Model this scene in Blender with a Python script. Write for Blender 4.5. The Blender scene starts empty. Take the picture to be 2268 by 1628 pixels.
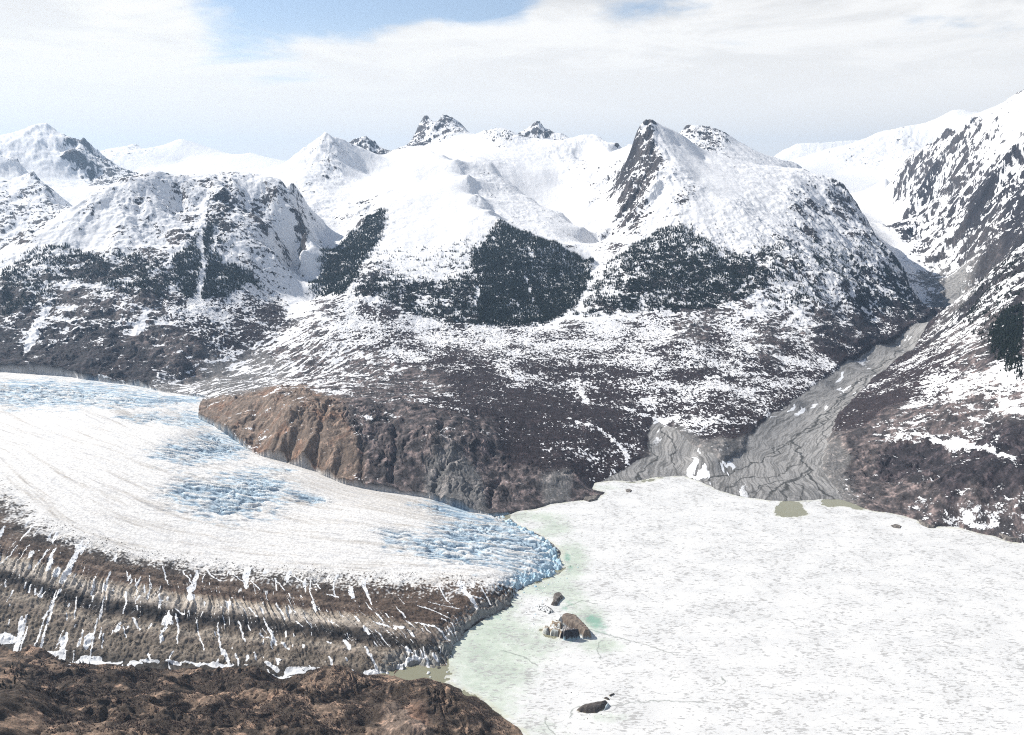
import bpy, math, time, os
import numpy as np
from concurrent.futures import ThreadPoolExecutor
T0 = time.time()
def log(*a): print('[%.1f]' % (time.time() - T0), *a)
C = bpy.context.scene
COL = C.collection
# ------------------------------------------------------------------ camera
HC = 900.0                       # camera height above the lake
PITCH = math.radians(13.3)
F = 1746.0; CX = 1134.0; CY = 814.0          # picture units: 2268 x 1628
cam_d = bpy.data.cameras.new('camera'); cam = bpy.data.objects.new('camera', cam_d); COL.objects.link(cam)
cam.location = (0, 0, HC); cam.rotation_euler = (math.radians(90) - PITCH, 0, 0)
cam_d.sensor_width = 36.0; cam_d.lens = 36.0 * F / 2268.0
cam_d.clip_start = 1.0; cam_d.clip_end = 90000.0
C.camera = cam
# ------------------------------------------------------------------ sun, sky, exposure
HAZE_D = 2.7e-5
SUN_EL = math.radians(40); SUN_AZ = math.radians(-63)     # azimuth from +Y, clockwise
C.view_settings.view_transform = 'Standard'; C.view_settings.look = 'None'
C.view_settings.exposure = 0.40; C.view_settings.gamma = 1.0
sd = bpy.data.lights.new('sun', 'SUN'); sun = bpy.data.objects.new('sun', sd); COL.objects.link(sun)
sd.energy = 5.0; sd.angle = math.radians(0.5); sd.color = (1.0, 0.955, 0.885)
sun.rotation_euler = (math.radians(90) - SUN_EL, 0, math.pi - SUN_AZ)
sun.location = (0, 0, 3000)
W = bpy.data.worlds.new('World'); C.world = W; W.use_nodes = True
nt = W.node_tree; N = nt.nodes; L = nt.links; N.clear()
def nd(tree, t, **kw):
    n = tree.nodes.new(t)
    for k, v in kw.items(): setattr(n, k, v)
    return n
def math_n(tree, op, a, b=None, c=None, clamp=False):
    n = tree.nodes.new('ShaderNodeMath'); n.operation = op; n.use_clamp = clamp
    for i, v in enumerate((a, b, c)):
        if v is None: continue
        if isinstance(v, (int, float)): n.inputs[i].default_value = v
        else: tree.links.new(v, n.inputs[i])
    return n.outputs[0]
def ramp(tree, v, lo, hi, a=0.0, b=1.0):
    n = tree.nodes.new('ShaderNodeMapRange'); n.interpolation_type = 'SMOOTHSTEP'
    if isinstance(v, (int, float)): n.inputs[0].default_value = v
    else: tree.links.new(v, n.inputs[0])
    for i, q in enumerate((lo, hi, a, b)): n.inputs[i + 1].default_value = q
    return n.outputs[0]
def noise_n(tree, vec, scale, detail=4, rough=0.55, dist=0.0):
    n = tree.nodes.new('ShaderNodeTexNoise'); n.inputs['Scale'].default_value = scale
    n.inputs['Detail'].default_value = detail; n.inputs['Roughness'].default_value = rough
    n.inputs['Distortion'].default_value = dist
    if vec is not None: tree.links.new(vec, n.inputs['Vector'])
    return n.outputs[0]
def mixc(tree, f, a, b):
    n = tree.nodes.new('ShaderNodeMix'); n.data_type = 'RGBA'
    for s, v in ((n.inputs[0], f), (n.inputs[6], a), (n.inputs[7], b)):
        if isinstance(v, (int, float)): s.default_value = v
        elif isinstance(v, tuple): s.default_value = v if len(v) == 4 else v + (1,)
        else: tree.links.new(v, s)
    return n.outputs[2]
sky = nd(nt, 'ShaderNodeTexSky', sky_type='NISHITA', sun_disc=False)
sky.sun_elevation = SUN_EL; sky.sun_rotation = SUN_AZ
sky.altitude = 900; sky.air_density = 1.0; sky.dust_density = 1.0; sky.ozone_density = 1.5
geo = nd(nt, 'ShaderNodeTexCoord')
sep = nd(nt, 'ShaderNodeSeparateXYZ'); L.new(geo.outputs['Generated'], sep.inputs[0])
dz = math_n(nt, 'ADD', math_n(nt, 'MAXIMUM', sep.outputs[2], 0.0), 0.075)   # a cloud deck seen in perspective
cx_ = math_n(nt, 'DIVIDE', sep.outputs[0], dz); cy_ = math_n(nt, 'DIVIDE', sep.outputs[1], dz)
cmb = nd(nt, 'ShaderNodeCombineXYZ'); L.new(cx_, cmb.inputs[0]); L.new(cy_, cmb.inputs[1]); cmb.inputs[2].default_value = 3.7
big = noise_n(nt, cmb.outputs[0], 0.36, 3, 0.5, 0.2)
fin = noise_n(nt, cmb.outputs[0], 1.15, 9, 0.6, 0.35)
cv = math_n(nt, 'ADD', math_n(nt, 'MULTIPLY', big, 0.75), math_n(nt, 'MULTIPLY', fin, 0.85))
tu = math_n(nt, 'DIVIDE', sep.outputs[0], math_n(nt, 'MAXIMUM', sep.outputs[1], .05)); tv_ = math_n(nt, 'DIVIDE', sep.outputs[2], math_n(nt, 'MAXIMUM', sep.outputs[1], .05))
def blob(u0, v0, su, sv, amp):
    a = math_n(nt, 'POWER', math_n(nt, 'ABSOLUTE', math_n(nt, 'DIVIDE', math_n(nt, 'SUBTRACT', tu, u0), su)), 2.0); b = math_n(nt, 'POWER', math_n(nt, 'ABSOLUTE', math_n(nt, 'DIVIDE', math_n(nt, 'SUBTRACT', tv_, v0), sv)), 2.0)
    return math_n(nt, 'MULTIPLY', math_n(nt, 'EXPONENT', math_n(nt, 'MULTIPLY', math_n(nt, 'ADD', a, b), -1.0)), amp)
cv = math_n(nt, 'ADD', cv, .02)
for bl_ in ((-.14, .205, .19, .036, -.70), (-.27, .14, .13, .04, -.26), (.06, .205, .05, .03, .25), (-.10, .19, .04, .02, .1), (-.43, .165, .06, .022, .16), (.55, .18, .1, .03, -.14), (-.06, .09, .12, .02, -.1), (.02, .13, .12, .012, .1)): cv = math_n(nt, 'ADD', cv, blob(*bl_))
low = ramp(nt, sep.outputs[2], 0.02, 0.22, 0.22, 0.0)
cmask = ramp(nt, math_n(nt, 'ADD', cv, low), 0.60, 0.80)
body = noise_n(nt, cmb.outputs[0], 0.9, 8, 0.65, 0.5)
ccol = mixc(nt, ramp(nt, body, 0.40, 0.58), (0.82, 0.81, 0.79), (0.50, 0.50, 0.50))
high = ramp(nt, sep.outputs[2], 0.05, 0.3)
ccol = mixc(nt, math_n(nt, 'MULTIPLY', high, ramp(nt, tu, -.2, .25, .75, 1.0)), (0.83, 0.815, 0.79), ccol)
skyc = nd(nt, 'ShaderNodeVectorMath', operation='SCALE'); L.new(sky.outputs[0], skyc.inputs[0]); skyc.inputs[3].default_value = 0.095
base = mixc(nt, ramp(nt, sep.outputs[2], 0.0, 0.2, 0.95, 0.12), skyc.outputs[0], (0.86, 0.86, 0.86))
fc = mixc(nt, cmask, base, ccol)
zen = nd(nt, 'ShaderNodeVectorMath', operation='SCALE'); L.new(sky.outputs[0], zen.inputs[0]); zen.inputs[3].default_value = 0.07
fc = mixc(nt, ramp(nt, sep.outputs[2], 0.27, 0.55, 0.0, 0.85), fc, zen.outputs[0])     # clear deep sky overhead, the cloud lies low over the range
bg = nd(nt, 'ShaderNodeBackground'); L.new(fc, bg.inputs[0]); bg.inputs[1].default_value = 1.0
out = nd(nt, 'ShaderNodeOutputWorld'); L.new(bg.outputs[0], out.inputs[0])
C.cycles.volume_bounces = 0; C.cycles.max_bounces = 4; C.cycles.diffuse_bounces = 2; C.cycles.glossy_bounces = 2
C.cycles.use_denoising = False
C.cycles.filter_width = 1.1
C.cycles.use_adaptive_sampling = True; C.cycles.adaptive_threshold = 0.02

# ------------------------------------------------------------------ noise toolbox
f32 = np.float32
rng = np.random.RandomState(7)
PERM = rng.permutation(256).astype(np.int32)
GA = rng.rand(256) * 2 * np.pi
GX = np.cos(GA).astype(f32); GY = np.sin(GA).astype(f32)
def perlin(x, y, seed=0):
    x = (x + seed * 17.31).astype(f32); y = (y + seed * 9.77).astype(f32)
    fx0 = np.floor(x); fy0 = np.floor(y)
    ix = fx0.astype(np.int32); iy = fy0.astype(np.int32)
    x = x - fx0; y = y - fy0
    u = x * x * x * (x * (x * 6 - 15) + 10); v = y * y * y * (y * (y * 6 - 15) + 10)
    a = PERM[ix & 255]; b = PERM[(ix + 1) & 255]; iy1 = iy + 1
    h00 = PERM[(a + iy) & 255]; h10 = PERM[(b + iy) & 255]; h01 = PERM[(a + iy1) & 255]; h11 = PERM[(b + iy1) & 255]
    n00 = GX[h00] * x + GY[h00] * y; n10 = GX[h10] * (x - 1) + GY[h10] * y
    n01 = GX[h01] * x + GY[h01] * (y - 1); n11 = GX[h11] * (x - 1) + GY[h11] * (y - 1)
    n0 = n00 + u * (n10 - n00); n1 = n01 + u * (n11 - n01)
    return (n0 + v * (n1 - n0)) * f32(1.5)
def fbm(x, y, octs=4, seed=0, gain=0.5):
    s = 0; a = 1.0; t = 0
    for o in range(octs):
        s = s + a * perlin(x, y, seed + o * 3); t += a; a *= gain
        x, y = x * 1.6 + y * 1.2, y * 1.6 - x * 1.2
    return s / t
def ridged(x, y, octs=3, seed=0, gain=0.5):
    s = 0; a = 1.0; t = 0
    for o in range(octs):
        s = s + a * (1 - 2 * np.abs(perlin(x, y, seed + o * 3))); t += a; a *= gain
        x, y = x * 1.6 + y * 1.2, y * 1.6 - x * 1.2
    return s / t
def sst(x, a, b):
    t = np.clip((x - a) / (b - a), 0, 1); return t * t * (3 - 2 * t)
def gullies(x, y, dx, dy):
    """one octave of slope-aligned gullies: value and derivatives; (dx,dy) runs across the slope"""
    fx0 = np.floor(x); fy0 = np.floor(y); ix = fx0.astype(np.int32); iy = fy0.astype(np.int32)
    fx = x - fx0; fy = y - fy0
    va = np.zeros_like(x); gx = np.zeros_like(x); wt = np.zeros_like(x)
    for i in (-1, 0, 1, 2):
        pi_ = PERM[(ix + i) & 255]
        for j in (-1, 0, 1, 2):
            h = PERM[(pi_ + iy + j) & 255]
            px = fx - i - HX[h]; py = fy - j - HY[h]
            w = np.exp((px * px + py * py) * f32(-2)); wt += w
            m = (px * dx + py * dy) * f32(2 * np.pi)
            va += np.cos(m) * w; gx -= np.sin(m) * w
    return va / wt, gx / wt * dx, gx / wt * dy
HX = (rng.rand(256) * 0.6 - 0.3).astype(f32); HY = (rng.rand(256) * 0.6 - 0.3).astype(f32)
def erosion(X, Y, gx, gy, scale, octs=4, strength=1.6, branch=1.2):
    x = (X / scale).astype(f32); y = (Y / scale).astype(f32)
    dx = -gy * strength; dy = gx * strength
    hx = np.zeros_like(x); hy = np.zeros_like(x); h = np.zeros_like(x); a = f32(0.6); f = f32(1)
    for o in range(octs):
        v, ex, ey = gullies(x * f, y * f, dx - hy * branch * f32(.25), dy + hx * branch * f32(.25))
        h += v * a; hx += ex * a * f; hy += ey * a * f
        a *= f32(0.45); f *= f32(2.0)
    return h
# ------------------------------------------------------------------ picture reading -> world points
def ray(vx, vy):
    a = (vx - CX) / F; b = -(vy - CY) / F
    return a, math.cos(PITCH) + b * math.sin(PITCH), -math.sin(PITCH) + b * math.cos(PITCH)
def pz(vx, vy, z):
    a, c, d = ray(vx, vy); t = (z - HC) / d; return (a * t, c * t, z)
def py_(vx, vy, Y):
    a, c, d = ray(vx, vy); t = Y / c; return (a * t, Y, HC + d * t)
def dens(pts, step=55):
    o = [pts[0]]
    for p, q in zip(pts[:-1], pts[1:]):
        n = max(1, int(math.hypot(q[0] - p[0], q[1] - p[1]) / step))
        for i in range(1, n + 1): o.append(tuple(p[k] + (q[k] - p[k]) * i / n for k in range(len(p))))
    return o
LAND = []     # (x,y,z,label)
def Lz(lab, pts, step=55):
    for p in dens(pts, step): LAND.append(pz(*p) + (lab,))
def LY(lab, pts, back=None, step=55, line=True):
    for p in (dens(pts, step) if line else pts):
        w = py_(*p); LAND.append(w + (lab,))
        if back: LAND.append((w[0] * (1 + back[0] / p[2]), w[1] + back[0], w[2] - back[1], lab))
SHORE_N = [(1147,1132),(1185,1128),(1218,1117),(1262,1111),(1287,1108),(1315,1108),(1341,1091),(1308,1083),(1318,1069),(1357,1064),(1403,1067),(1463,1056),(1514,1054),(1551,1067),(1588,1085),(1635,1099),(1709,1109),(1773,1110),(1824,1105),(1866,1107),(1926,1130),(1982,1138),(2033,1152),(2040,1160),(2062,1168),(2080,1166),(2125,1168),(2172,1182),(2204,1187),(2236,1200),(2268,1203),(2380,1230),(2550,1270)]
SHORE_S = [(868,1497),(905,1508),(941,1501),(976,1511),(1020,1526),(1026,1540),(1056,1543),(1082,1564),(1117,1590),(1146,1614),(1161,1628),(1200,1690),(1235,1800)]
TERM = [(1147,1132),(1122,1142),(1150,1165),(1195,1185),(1222,1203),(1243,1222),(1238,1240),(1250,1256),(1240,1272),(1195,1286),(1168,1292),(1158,1303),(1135,1318),(1118,1345),(1062,1378),(1028,1402),(1008,1425),(996,1452),(984,1474),(950,1478),(915,1476),(885,1482),(868,1497)]
# lake and margins
Lz('bench', [p + (1,) for p in SHORE_N[:14]]); Lz('river', [p + (1,) for p in SHORE_N[13:20]]); Lz('rightslope', [p + (1,) for p in SHORE_N[19:]])
Lz('hillside', [p + (1,) for p in SHORE_S])
for p in ((1400,1200),(1700,1250),(2000,1300),(2200,1400),(1400,1400),(1700,1500),(2100,1600),(1250,1550),(1350,1700),(2400,1500)): Lz('lake', [p + (-6,)])
# land under and beside the glacier
GN = [(-260,818,170),(0,822,150),(137,831,138),(232,845,128),(308,854,122),(359,867,116),(458,881,108),(437,925,100),(479,945,92),(525,978,86),(566,1005,78),(637,1024,70),(703,1045,62),(761,1070,54),(823,1084,47),(886,1092,40),(969,1107,28),(1035,1130,14),(1093,1140,8),(1147,1132,3)]
Lz('bench', GN[4:]); Lz('domeA', GN[:5])
GS = [(-150,1432,66),(0,1435,52),(51,1461,44),(154,1471,37),(308,1484,27),(461,1490,19),(564,1494,13),(718,1498,7),(800,1499,4),(868,1497,1)]
Lz('hillside', GS)
for p in ((300,1000,60),(600,1150,20),(900,1200,5),(200,1250,30),(600,1350,0),(1000,1250,-10),(-200,1100,60)): Lz('glacier', [p])
# foreground hillside
for p in ((0,1400,78),(60,1445,60),(0,1480,128),(130,1500,100),(120,1478,60),(250,1505,75),(240,1545,135),(380,1520,85),(420,1500,50),(360,1570,140),(0,1628,290),(0,1560,215),(130,1570,185),(200,1628,240),(320,1628,215),(430,1600,150),(500,1628,160),(520,1500,66),(560,1510,72),(600,1530,62),(510,1540,75),(620,1590,90),(700,1628,105),(700,1545,48),(760,1570,70),(800,1600,52),(740,1505,22),(830,1510,14),(890,1520,26),(800,1530,32),(880,1560,38),(920,1600,62),(960,1545,34),(1000,1560,30),(990,1600,48),(1050,1600,30),(1060,1628,28),(820,1628,78),(950,1628,80),(1120,1628,10),(-200,1500,180),(-200,1628,380),(1000,1700,60),(700,1750,160),(300,1800,330)): Lz('hillside', [p])
for w in ((-40,60,330),(60,80,300),(-600,150,560),(450,250,120),(900,100,60),(-1500,600,640),(0,420,250),(600,600,2),(1200,300,60),(-1800,1300,330)): LAND.append(w + ('hillside',))
# rock bench above the glacier
for p in ((429,905,106),(500,880,140),(540,905,140),(600,890,178),(560,935,120),(640,925,178),(700,895,190),(700,960,150),(770,930,165),(800,900,190),(850,960,140),(900,905,175),(870,1040,75),(950,930,165),(960,1010,108),(930,1060,62),(1000,945,148),(1060,990,105),(1020,1060,62),(1080,1060,45),(1100,1030,62),(1120,1080,26),(1170,1090,18),(1220,1050,40),(1280,1060,26),(1200,1000,62),(1300,1000,42),(1350,1030,16),(1400,1000,22),(1160,960,84),(1050,900,132),(1250,960,68),(1350,940,58),(1250,900,82),(1130,870,112),(1340,880,75),(1420,1020,10),(1440,960,24),(1470,940,30),(1490,1000,14),(1545,1010,26),(1580,1020,30),(1600,990,36),(1560,960,40),(1500,910,52),(1440,930,40),(620,975,128),(680,1000,112),(740,1010,108),(800,1040,80)): Lz('bench', [p])
LY('bench', [(520,860,2950),(480,850,3060),(560,850,3150),(620,800,3450),(680,760,3650),(700,700,3980),(700,830,3250),(800,760,3600),(850,830,3130),(950,870,2900),(900,740,3800),(1000,740,3850),(1000,830,3100),(1150,780,3500),(1120,740,3870),(1270,720,3950),(1270,800,3400),(1270,870,3020),(1400,740,3800),(1550,740,3800),(1500,800,3400),(1520,760,3620),(1700,750,3750),(1800,720,4000),(1850,780,3700),(1700,820,3350),(1400,850,3120),(1600,870,3030),(1680,880,3030),(1600,920,2780),(1500,960,2620),(1640,950,2700),(1560,840,3200)], line=False)
# dome on the left (A)
LY('domeA', [(-250,700,4200),(-120,630,4200),(0,560,4350),(100,505,4500),(200,445,4700),(270,405,4900),(340,390,5100),(430,397,5300),(520,393,5500),(600,402,5600),(650,412,5700)], back=(450, 160), step=70)
LY('domeA', [(600,404,5550),(635,418,5500),(655,445,5350),(668,485,5150),(672,525,4980),(664,570,4820),(655,612,4680)], back=(130, 60), step=45)
LY('domeA', [(100,600,4000),(0,640,3850),(250,480,4600),(400,470,4850),(550,480,5000),(600,520,4850),(610,570,4650),(350,560,4350),(500,560,4500),(600,600,4500),(0,730,3480),(100,700,3600),(60,780,3270),(200,760,3380),(250,690,3650),(330,770,3400),(400,700,3720),(520,690,3950),(600,650,4330),(630,676,4250),(450,780,3420),(400,820,3230),(520,760,3640),(590,735,3850),(560,640,4200),(430,620,4120),(180,560,4250)], line=False)
LY('domeA', [(700,520,5600),(690,570,5150),(668,625,4750),(645,662,4380),(638,700,4080),(610,735,3880),(560,778,3620),(480,822,3330),(400,852,3150)], step=40)
# far left ranges (B)
LY('rangeB', [(-150,330,10500),(-60,345,10300),(0,322,12500),(40,332,12300),(62,320,10200),(95,284,10000),(130,303,9900),(195,318,9800),(215,345,9750),(260,372,9700),(300,390,9800)], back=(900, 330), step=45)
LY('rangeB', [(140,345,9400),(165,350,9300),(130,400,8800),(200,405,9100),(250,400,9200),(100,410,8300),(200,432,7800),(170,425,8000),(60,400,8600)], line=False)
LY('rangeB', [(-120,330,7800),(0,348,7800),(48,362,7600),(75,392,7300),(118,430,7000),(190,470,6600),(240,460,6700)], back=(500, 170), step=50)
LY('rangeB', [(0,440,6900),(60,480,6500),(0,545,6000),(100,490,6400),(-120,560,5800),(110,450,6800),(30,400,7300)], line=False)
LY('rangeB', [(40,620,5200),(180,520,5500),(320,450,6100),(480,440,6400)], step=70)
# far white dome (G)
LY('rangeG', [(285,352,13500),(300,324,13300),(326,336,13200),(345,334,13000),(400,309,13000),(440,320,13000),(490,336,13000),(540,347,12800),(552,340,12800),(600,352,12600),(645,360,12400)], back=(1200, 420), step=45)
LY('rangeG', [(450,375,11200),(580,385,10700),(330,392,11000),(400,360,12000),(500,396,9800),(400,405,9000),(300,415,8200),(640,400,9500)], line=False)
# mountain C
LY('mountC', [(560,395,7600),(600,383,7700),(645,357,7900),(685,326,8000),(720,303,8000),(755,317,8150),(800,331,8300),(848,347,8300)], back=(600, 260), step=40)
LY('mountC', [(780,323,9800),(808,312,9700),(830,322,9700),(850,338,9600)], back=(600, 260), step=30)
LY('mountC', [(720,360,7450),(680,400,6950),(620,410,6900),(770,380,7400),(740,415,6950),(800,400,7300),(700,440,6400),(760,440,6500),(820,390,7700),(700,480,6000)], line=False)
LY('mountD', [(800,440,6600),(740,490,6000),(706,545,5400)], step=50)
# central mountain D
LY('mountD', [(690,670,4280),(700,630,4550),(740,565,4950),(790,502,5500),(850,430,6050),(900,368,6550),(930,341,6850),(955,336,6850),(985,346,6700),(1012,358,6500),(1038,392,6150),(1060,435,5800),(1088,470,5500),(1116,493,5300),(1169,519,5080),(1230,541,4900),(1308,577,4680)], back=(160, 22), step=45)
LY('mountD', [(1030,350,6900),(1065,356,6850),(1099,371,6700),(1136,411,6450),(1181,444,6200),(1250,478,5950),(1295,508,5650),(1325,545,5250)], back=(300, 90), step=45)
LY('mountD', [(1100,440,6050),(1150,482,5700),(1220,515,5400),(1270,545,5050)], line=False)
LY('mountD', [(950,400,6250),(880,440,5850),(950,470,5600),(1030,460,5620),(860,520,5200),(960,540,5050),(1080,540,4980),(1150,580,4700),(820,590,4650),(960,600,4620),(1080,620,4520),(1200,620,4550),(780,640,4300),(880,650,4300),(1000,660,4300),(1100,670,4270),(1220,670,4280),(780,662,4150),(900,695,4060),(1000,710,4030),(1100,720,4000),(1200,712,4050)], line=False)
LY('rangeP', [(880,338,9500),(905,320,9600),(928,286,9900),(944,262,10000),(950,270,10000),(967,300,10000),(980,268,10000),(986,265,10000),(1012,284,10000),(1040,301,9900)], back=(500, 300), step=25)
LY('rangeP', [(1055,306,9500),(1085,300,9200),(1108,293,9000),(1130,300,9000),(1158,312,9200)], back=(500, 200), step=35)
LY('rangeP', [(1150,312,10800),(1168,298,10600),(1190,276,10500),(1212,295,10400),(1250,303,10400),(1275,318,10200)], back=(500, 250), step=30)
LY('rangeP', [(1240,325,9000),(1275,318,8900),(1310,307,8800),(1340,316,8600),(1375,328,8200),(1395,326,7600)], back=(500, 180), step=40)
LY('rangeP', [(860,348,8800),(900,330,9000),(1000,322,8900),(950,325,9300),(1060,335,8400),(1100,345,8000),(1040,350,7400),(1150,360,7800),(1200,330,9500),(1200,380,7500),(1250,410,7300),(1300,360,8000),(1340,340,8000),(1300,440,6700)], line=False)
LY('mountE', [(1310,590,4800),(1350,545,5350),(1345,500,5850),(1350,460,6250),(1355,400,6750)], line=False)
# mountain E
LY('mountE', [(1396,345,6400),(1410,305,6380),(1428,287,6350),(1450,279,6350),(1480,287,6380),(1512,302,6350),(1540,328,6300),(1600,350,6350),(1650,368,6550),(1720,378,6600),(1780,386,6600),(1830,403,6400),(1872,432,6200),(1902,470,6000),(1932,520,5700),(1962,560,5500),(2002,612,5300),(2022,670,5000),(2028,705,4820)], back=(500, 60), step=45)
LY('mountE', [(1408,350,6250),(1402,400,6000),(1415,450,5700),(1395,510,5250),(1358,555,4900),(1325,592,4650)], step=40)
LY('mountE', [(1445,400,5620),(1480,350,5950),(1450,318,6150),(1500,322,6200),(1425,335,6120),(1560,355,6200),(1550,400,5700),(1650,430,5550),(1750,440,5650),(1850,470,5750),(1480,480,5120),(1600,500,5000),(1750,520,5050),(1850,540,5250),(1930,600,5100),(1450,545,4850),(1600,580,4600),(1750,600,4520),(1880,640,4500),(1950,690,4550),(1400,630,4300),(1500,640,4250),(1420,690,4080),(1500,698,4020),(1600,698,4000),(1700,690,4080),(1800,680,4180),(1900,730,4150),(1380,580,4620)], line=False)
LY('mountE', [(1300,600,4650),(1292,650,4350),(1272,700,4060)], step=40)
LY('rangeQ', [(1500,302,8600),(1520,288,8600),(1570,295,8600),(1620,310,8600),(1680,345,8600),(1760,368,8600)], back=(500, 200), step=45)
# valley on the right: river, moraine, valley glacier
RIV = [(1709,1109,1),(1690,1060,3),(1680,1020,6),(1720,960,12),(1790,910,20),(1860,860,30),(1930,810,44),(2000,765,58),(2065,725,72),(2105,695,84),(2125,665,96)]
Lz('river', RIV)
Lz('river', [(1510,1045,3),(1520,1010,8),(1470,990,12),(1440,1035,5),(1600,1050,5),(1640,1015,8),(1780,1050,5),(1810,1085,2),(1800,980,10)], 200)
Lz('bench', [(1640,980,30),(1700,925,42),(1760,885,50),(1820,840,64),(1880,800,80),(1950,765,95),(2010,735,100),(2060,700,105)])
Lz('rightslope', [(1835,1055,12),(1822,1010,18),(1838,950,26),(1895,880,38),(1960,828,52),(2025,778,66),(2085,720,82)])
LY('valley', [(2110,660,5400),(2060,625,5800),(2110,622,5900),(2000,602,6200),(2040,600,6250),(1975,575,6500),(2010,545,7000),(1950,500,8000),(2000,500,8000),(1905,450,9500),(1990,450,9500),(1930,410,11500),(2000,420,11300),(1850,385,13000),(1780,380,12500),(1700,385,11500),(1960,385,12500)], line=False)
# near right slope F1
LY('rightslope', [(2090,735,4500),(2108,706,4400),(2135,672,4150),(2165,632,3950),(2205,594,3780),(2240,570,3650),(2270,550,3600),(2350,490,3500),(2480,430,3400)], back=(350, 200), step=40)
LY('rightslope', [(2150,1110,1985),(2150,1050,2080),(2060,1110,2050),(2050,1050,2180),(2268,1120,1930),(2268,1060,1990),(2200,1000,2120),(2268,960,2130),(2100,1000,2230),(1950,1050,2290),(1930,1090,2190),(1960,1000,2400),(1900,1010,2420),(2000,940,2500),(1910,930,2680),(2100,920,2400),(2200,900,2330),(2268,850,2330),(2040,870,2740),(2150,830,2660),(2268,760,2600),(2060,810,3020),(2000,860,2900),(2200,750,2850),(2130,760,3120),(2150,700,3450),(2220,680,3200),(2268,660,3080),(2100,740,3700),(2400,700,2900),(2450,900,2200),(2450,1100,1900),(2600,800,2400)], line=False)
# F2
LY('mountF', [(2420,170,7000),(2330,190,7000),(2268,219,7000),(2225,236,7200),(2190,258,7600),(2150,270,8000),(2085,300,8500),(2042,335,8900),(2003,362,9200),(1965,398,9600)], back=(700, 250), step=45)
LY('mountF', [(1962,425,9400),(1990,460,8800),(2012,500,7800),(1998,540,7000),(2030,580,6400),(2110,606,5850),(2180,635,5400),(2230,650,5000),(2300,640,4800)], step=50)
LY('mountF', [(2268,315,6300),(2150,350,7300),(2080,420,7800),(2200,400,6300),(2268,420,5700),(2120,480,6600),(2200,500,5750),(2268,500,5100),(2090,550,6350),(2180,580,5500),(2050,480,7800),(2400,400,5200),(2400,560,4500)], line=False)
LY('rangeF', [(2300,225,13500),(2230,226,14000),(2160,255,14500),(2130,245,15000),(2105,248,15000),(2060,270,15000),(2000,285,15000),(1950,296,15000),(1900,315,15000),(1850,330,15000),(1800,345,15200)], back=(1500, 500), step=45)
LY('rangeF', [(1900,352,13800),(2000,350,13300),(2060,330,13800),(1830,365,13600)], line=False)
LY('rangeF', [(1900,312,19000),(1850,316,19000),(1800,318,19000),(1766,320,19000),(1725,341,19000),(1650,372,18500)], back=(1500, 500), step=50)
for x in (-16000,-8000,-2000,4000,9000,15000): LAND.append((x, 23000.0, 500.0, 'far'))
for p in ((-14000,12000,900),(-9000,8000,700),(9500,9000,1300),(12000,14000,1200),(7000,6500,1100),(-6000,5200,500),(-5500,3200,150),(-4200,2200,110)): LAND.append(tuple(map(float, p)) + ('far',))
GL = GN[:] + [(-150,1428,70)] + GS[1:]
GLH = [pz(*p) for p in dens(GN, 60)] + [pz(p[0], p[1], p[2] + 1) for p in dens(GS, 60)]
GLH += [pz(*p) for p in ((0,900,156),(0,1000,160),(0,1100,146),(0,1200,120),(0,1300,90),(0,1380,67),(200,900,148),(200,1000,150),(200,1100,131),(200,1200,102),(200,1300,74),(200,1390,51),(400,950,130),(400,1050,124),(400,1150,100),(400,1250,72),(400,1330,53),(400,1410,36),(600,1080,98),(600,1180,76),(600,1280,55),(600,1360,39),(600,1440,24),(800,1150,68),(800,1250,51),(800,1330,37),(800,1400,26),(800,1460,14),(950,1170,48),(950,1270,39),(950,1360,28),(950,1430,18),(1100,1190,32),(1080,1260,32),(1080,1320,26),(1200,1200,20),(1225,1235,17),(1190,1270,16),(1130,1310,17),(1050,1370,19),(1000,1420,16),(970,1460,10),(900,1465,10),(-250,1000,175),(-250,1200,150),(-250,1350,105))]
def rbf_fit(P, Vv, c):
    P = np.asarray(P, float); d = P[:, None, :] - P[None, :, :]
    K = -np.sqrt((d ** 2).sum(-1) + c * c)
    n = len(P); A = np.zeros((n + 3, n + 3)); A[:n, :n] = K + np.eye(n) * 0.00004; A[:n, n] = 1; A[:n, n + 1:] = P; A[n, :n] = 1; A[n + 1:, :n] = P.T
    s = np.linalg.solve(A, np.r_[Vv, 0, 0, 0]); return (P.astype(f32), s.astype(np.float64), c)
def rbf_eval(m, X, Y):
    P, s, c = m; o = s[-3] + s[-2] * X + s[-1] * Y
    for i in range(len(P)): o = o - s[i] * np.sqrt((X - P[i, 0]) ** 2 + (Y - P[i, 1]) ** 2 + c * c)
    return o
def pmap(fn, n, parts=16):
    cuts = np.linspace(0, n, parts + 1).astype(int)
    with ThreadPoolExecutor(4) as ex: return list(ex.map(lambda k: fn(cuts[k], cuts[k + 1]), range(parts)))
# ------------------------------------------------------------------ coarse polar sheet
A0, A1 = math.radians(-62), math.radians(62)
NA, NR = 560, 760
R0, R1 = 60.0, 24000.0
caz = np.linspace(A0, A1, NA); clr = np.linspace(math.log(R0), math.log(R1), NR); cr = np.exp(clr)
CXg = (cr[:, None] * np.sin(caz)[None]); CYg = (cr[:, None] * np.cos(caz)[None])
land = np.array([p[:3] for p in LAND]); labs = [p[3] for p in LAND]
# drop near-duplicate control points
keep = []; 
for i, p in enumerate(land):
    r_ = math.hypot(p[0], p[1])
    if all((land[j][0] - p[0]) ** 2 + (land[j][1] - p[1]) ** 2 > (0.006 * r_) ** 2 for j in keep): keep.append(i)
land = land[keep]; labs = [labs[i] for i in keep]
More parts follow.
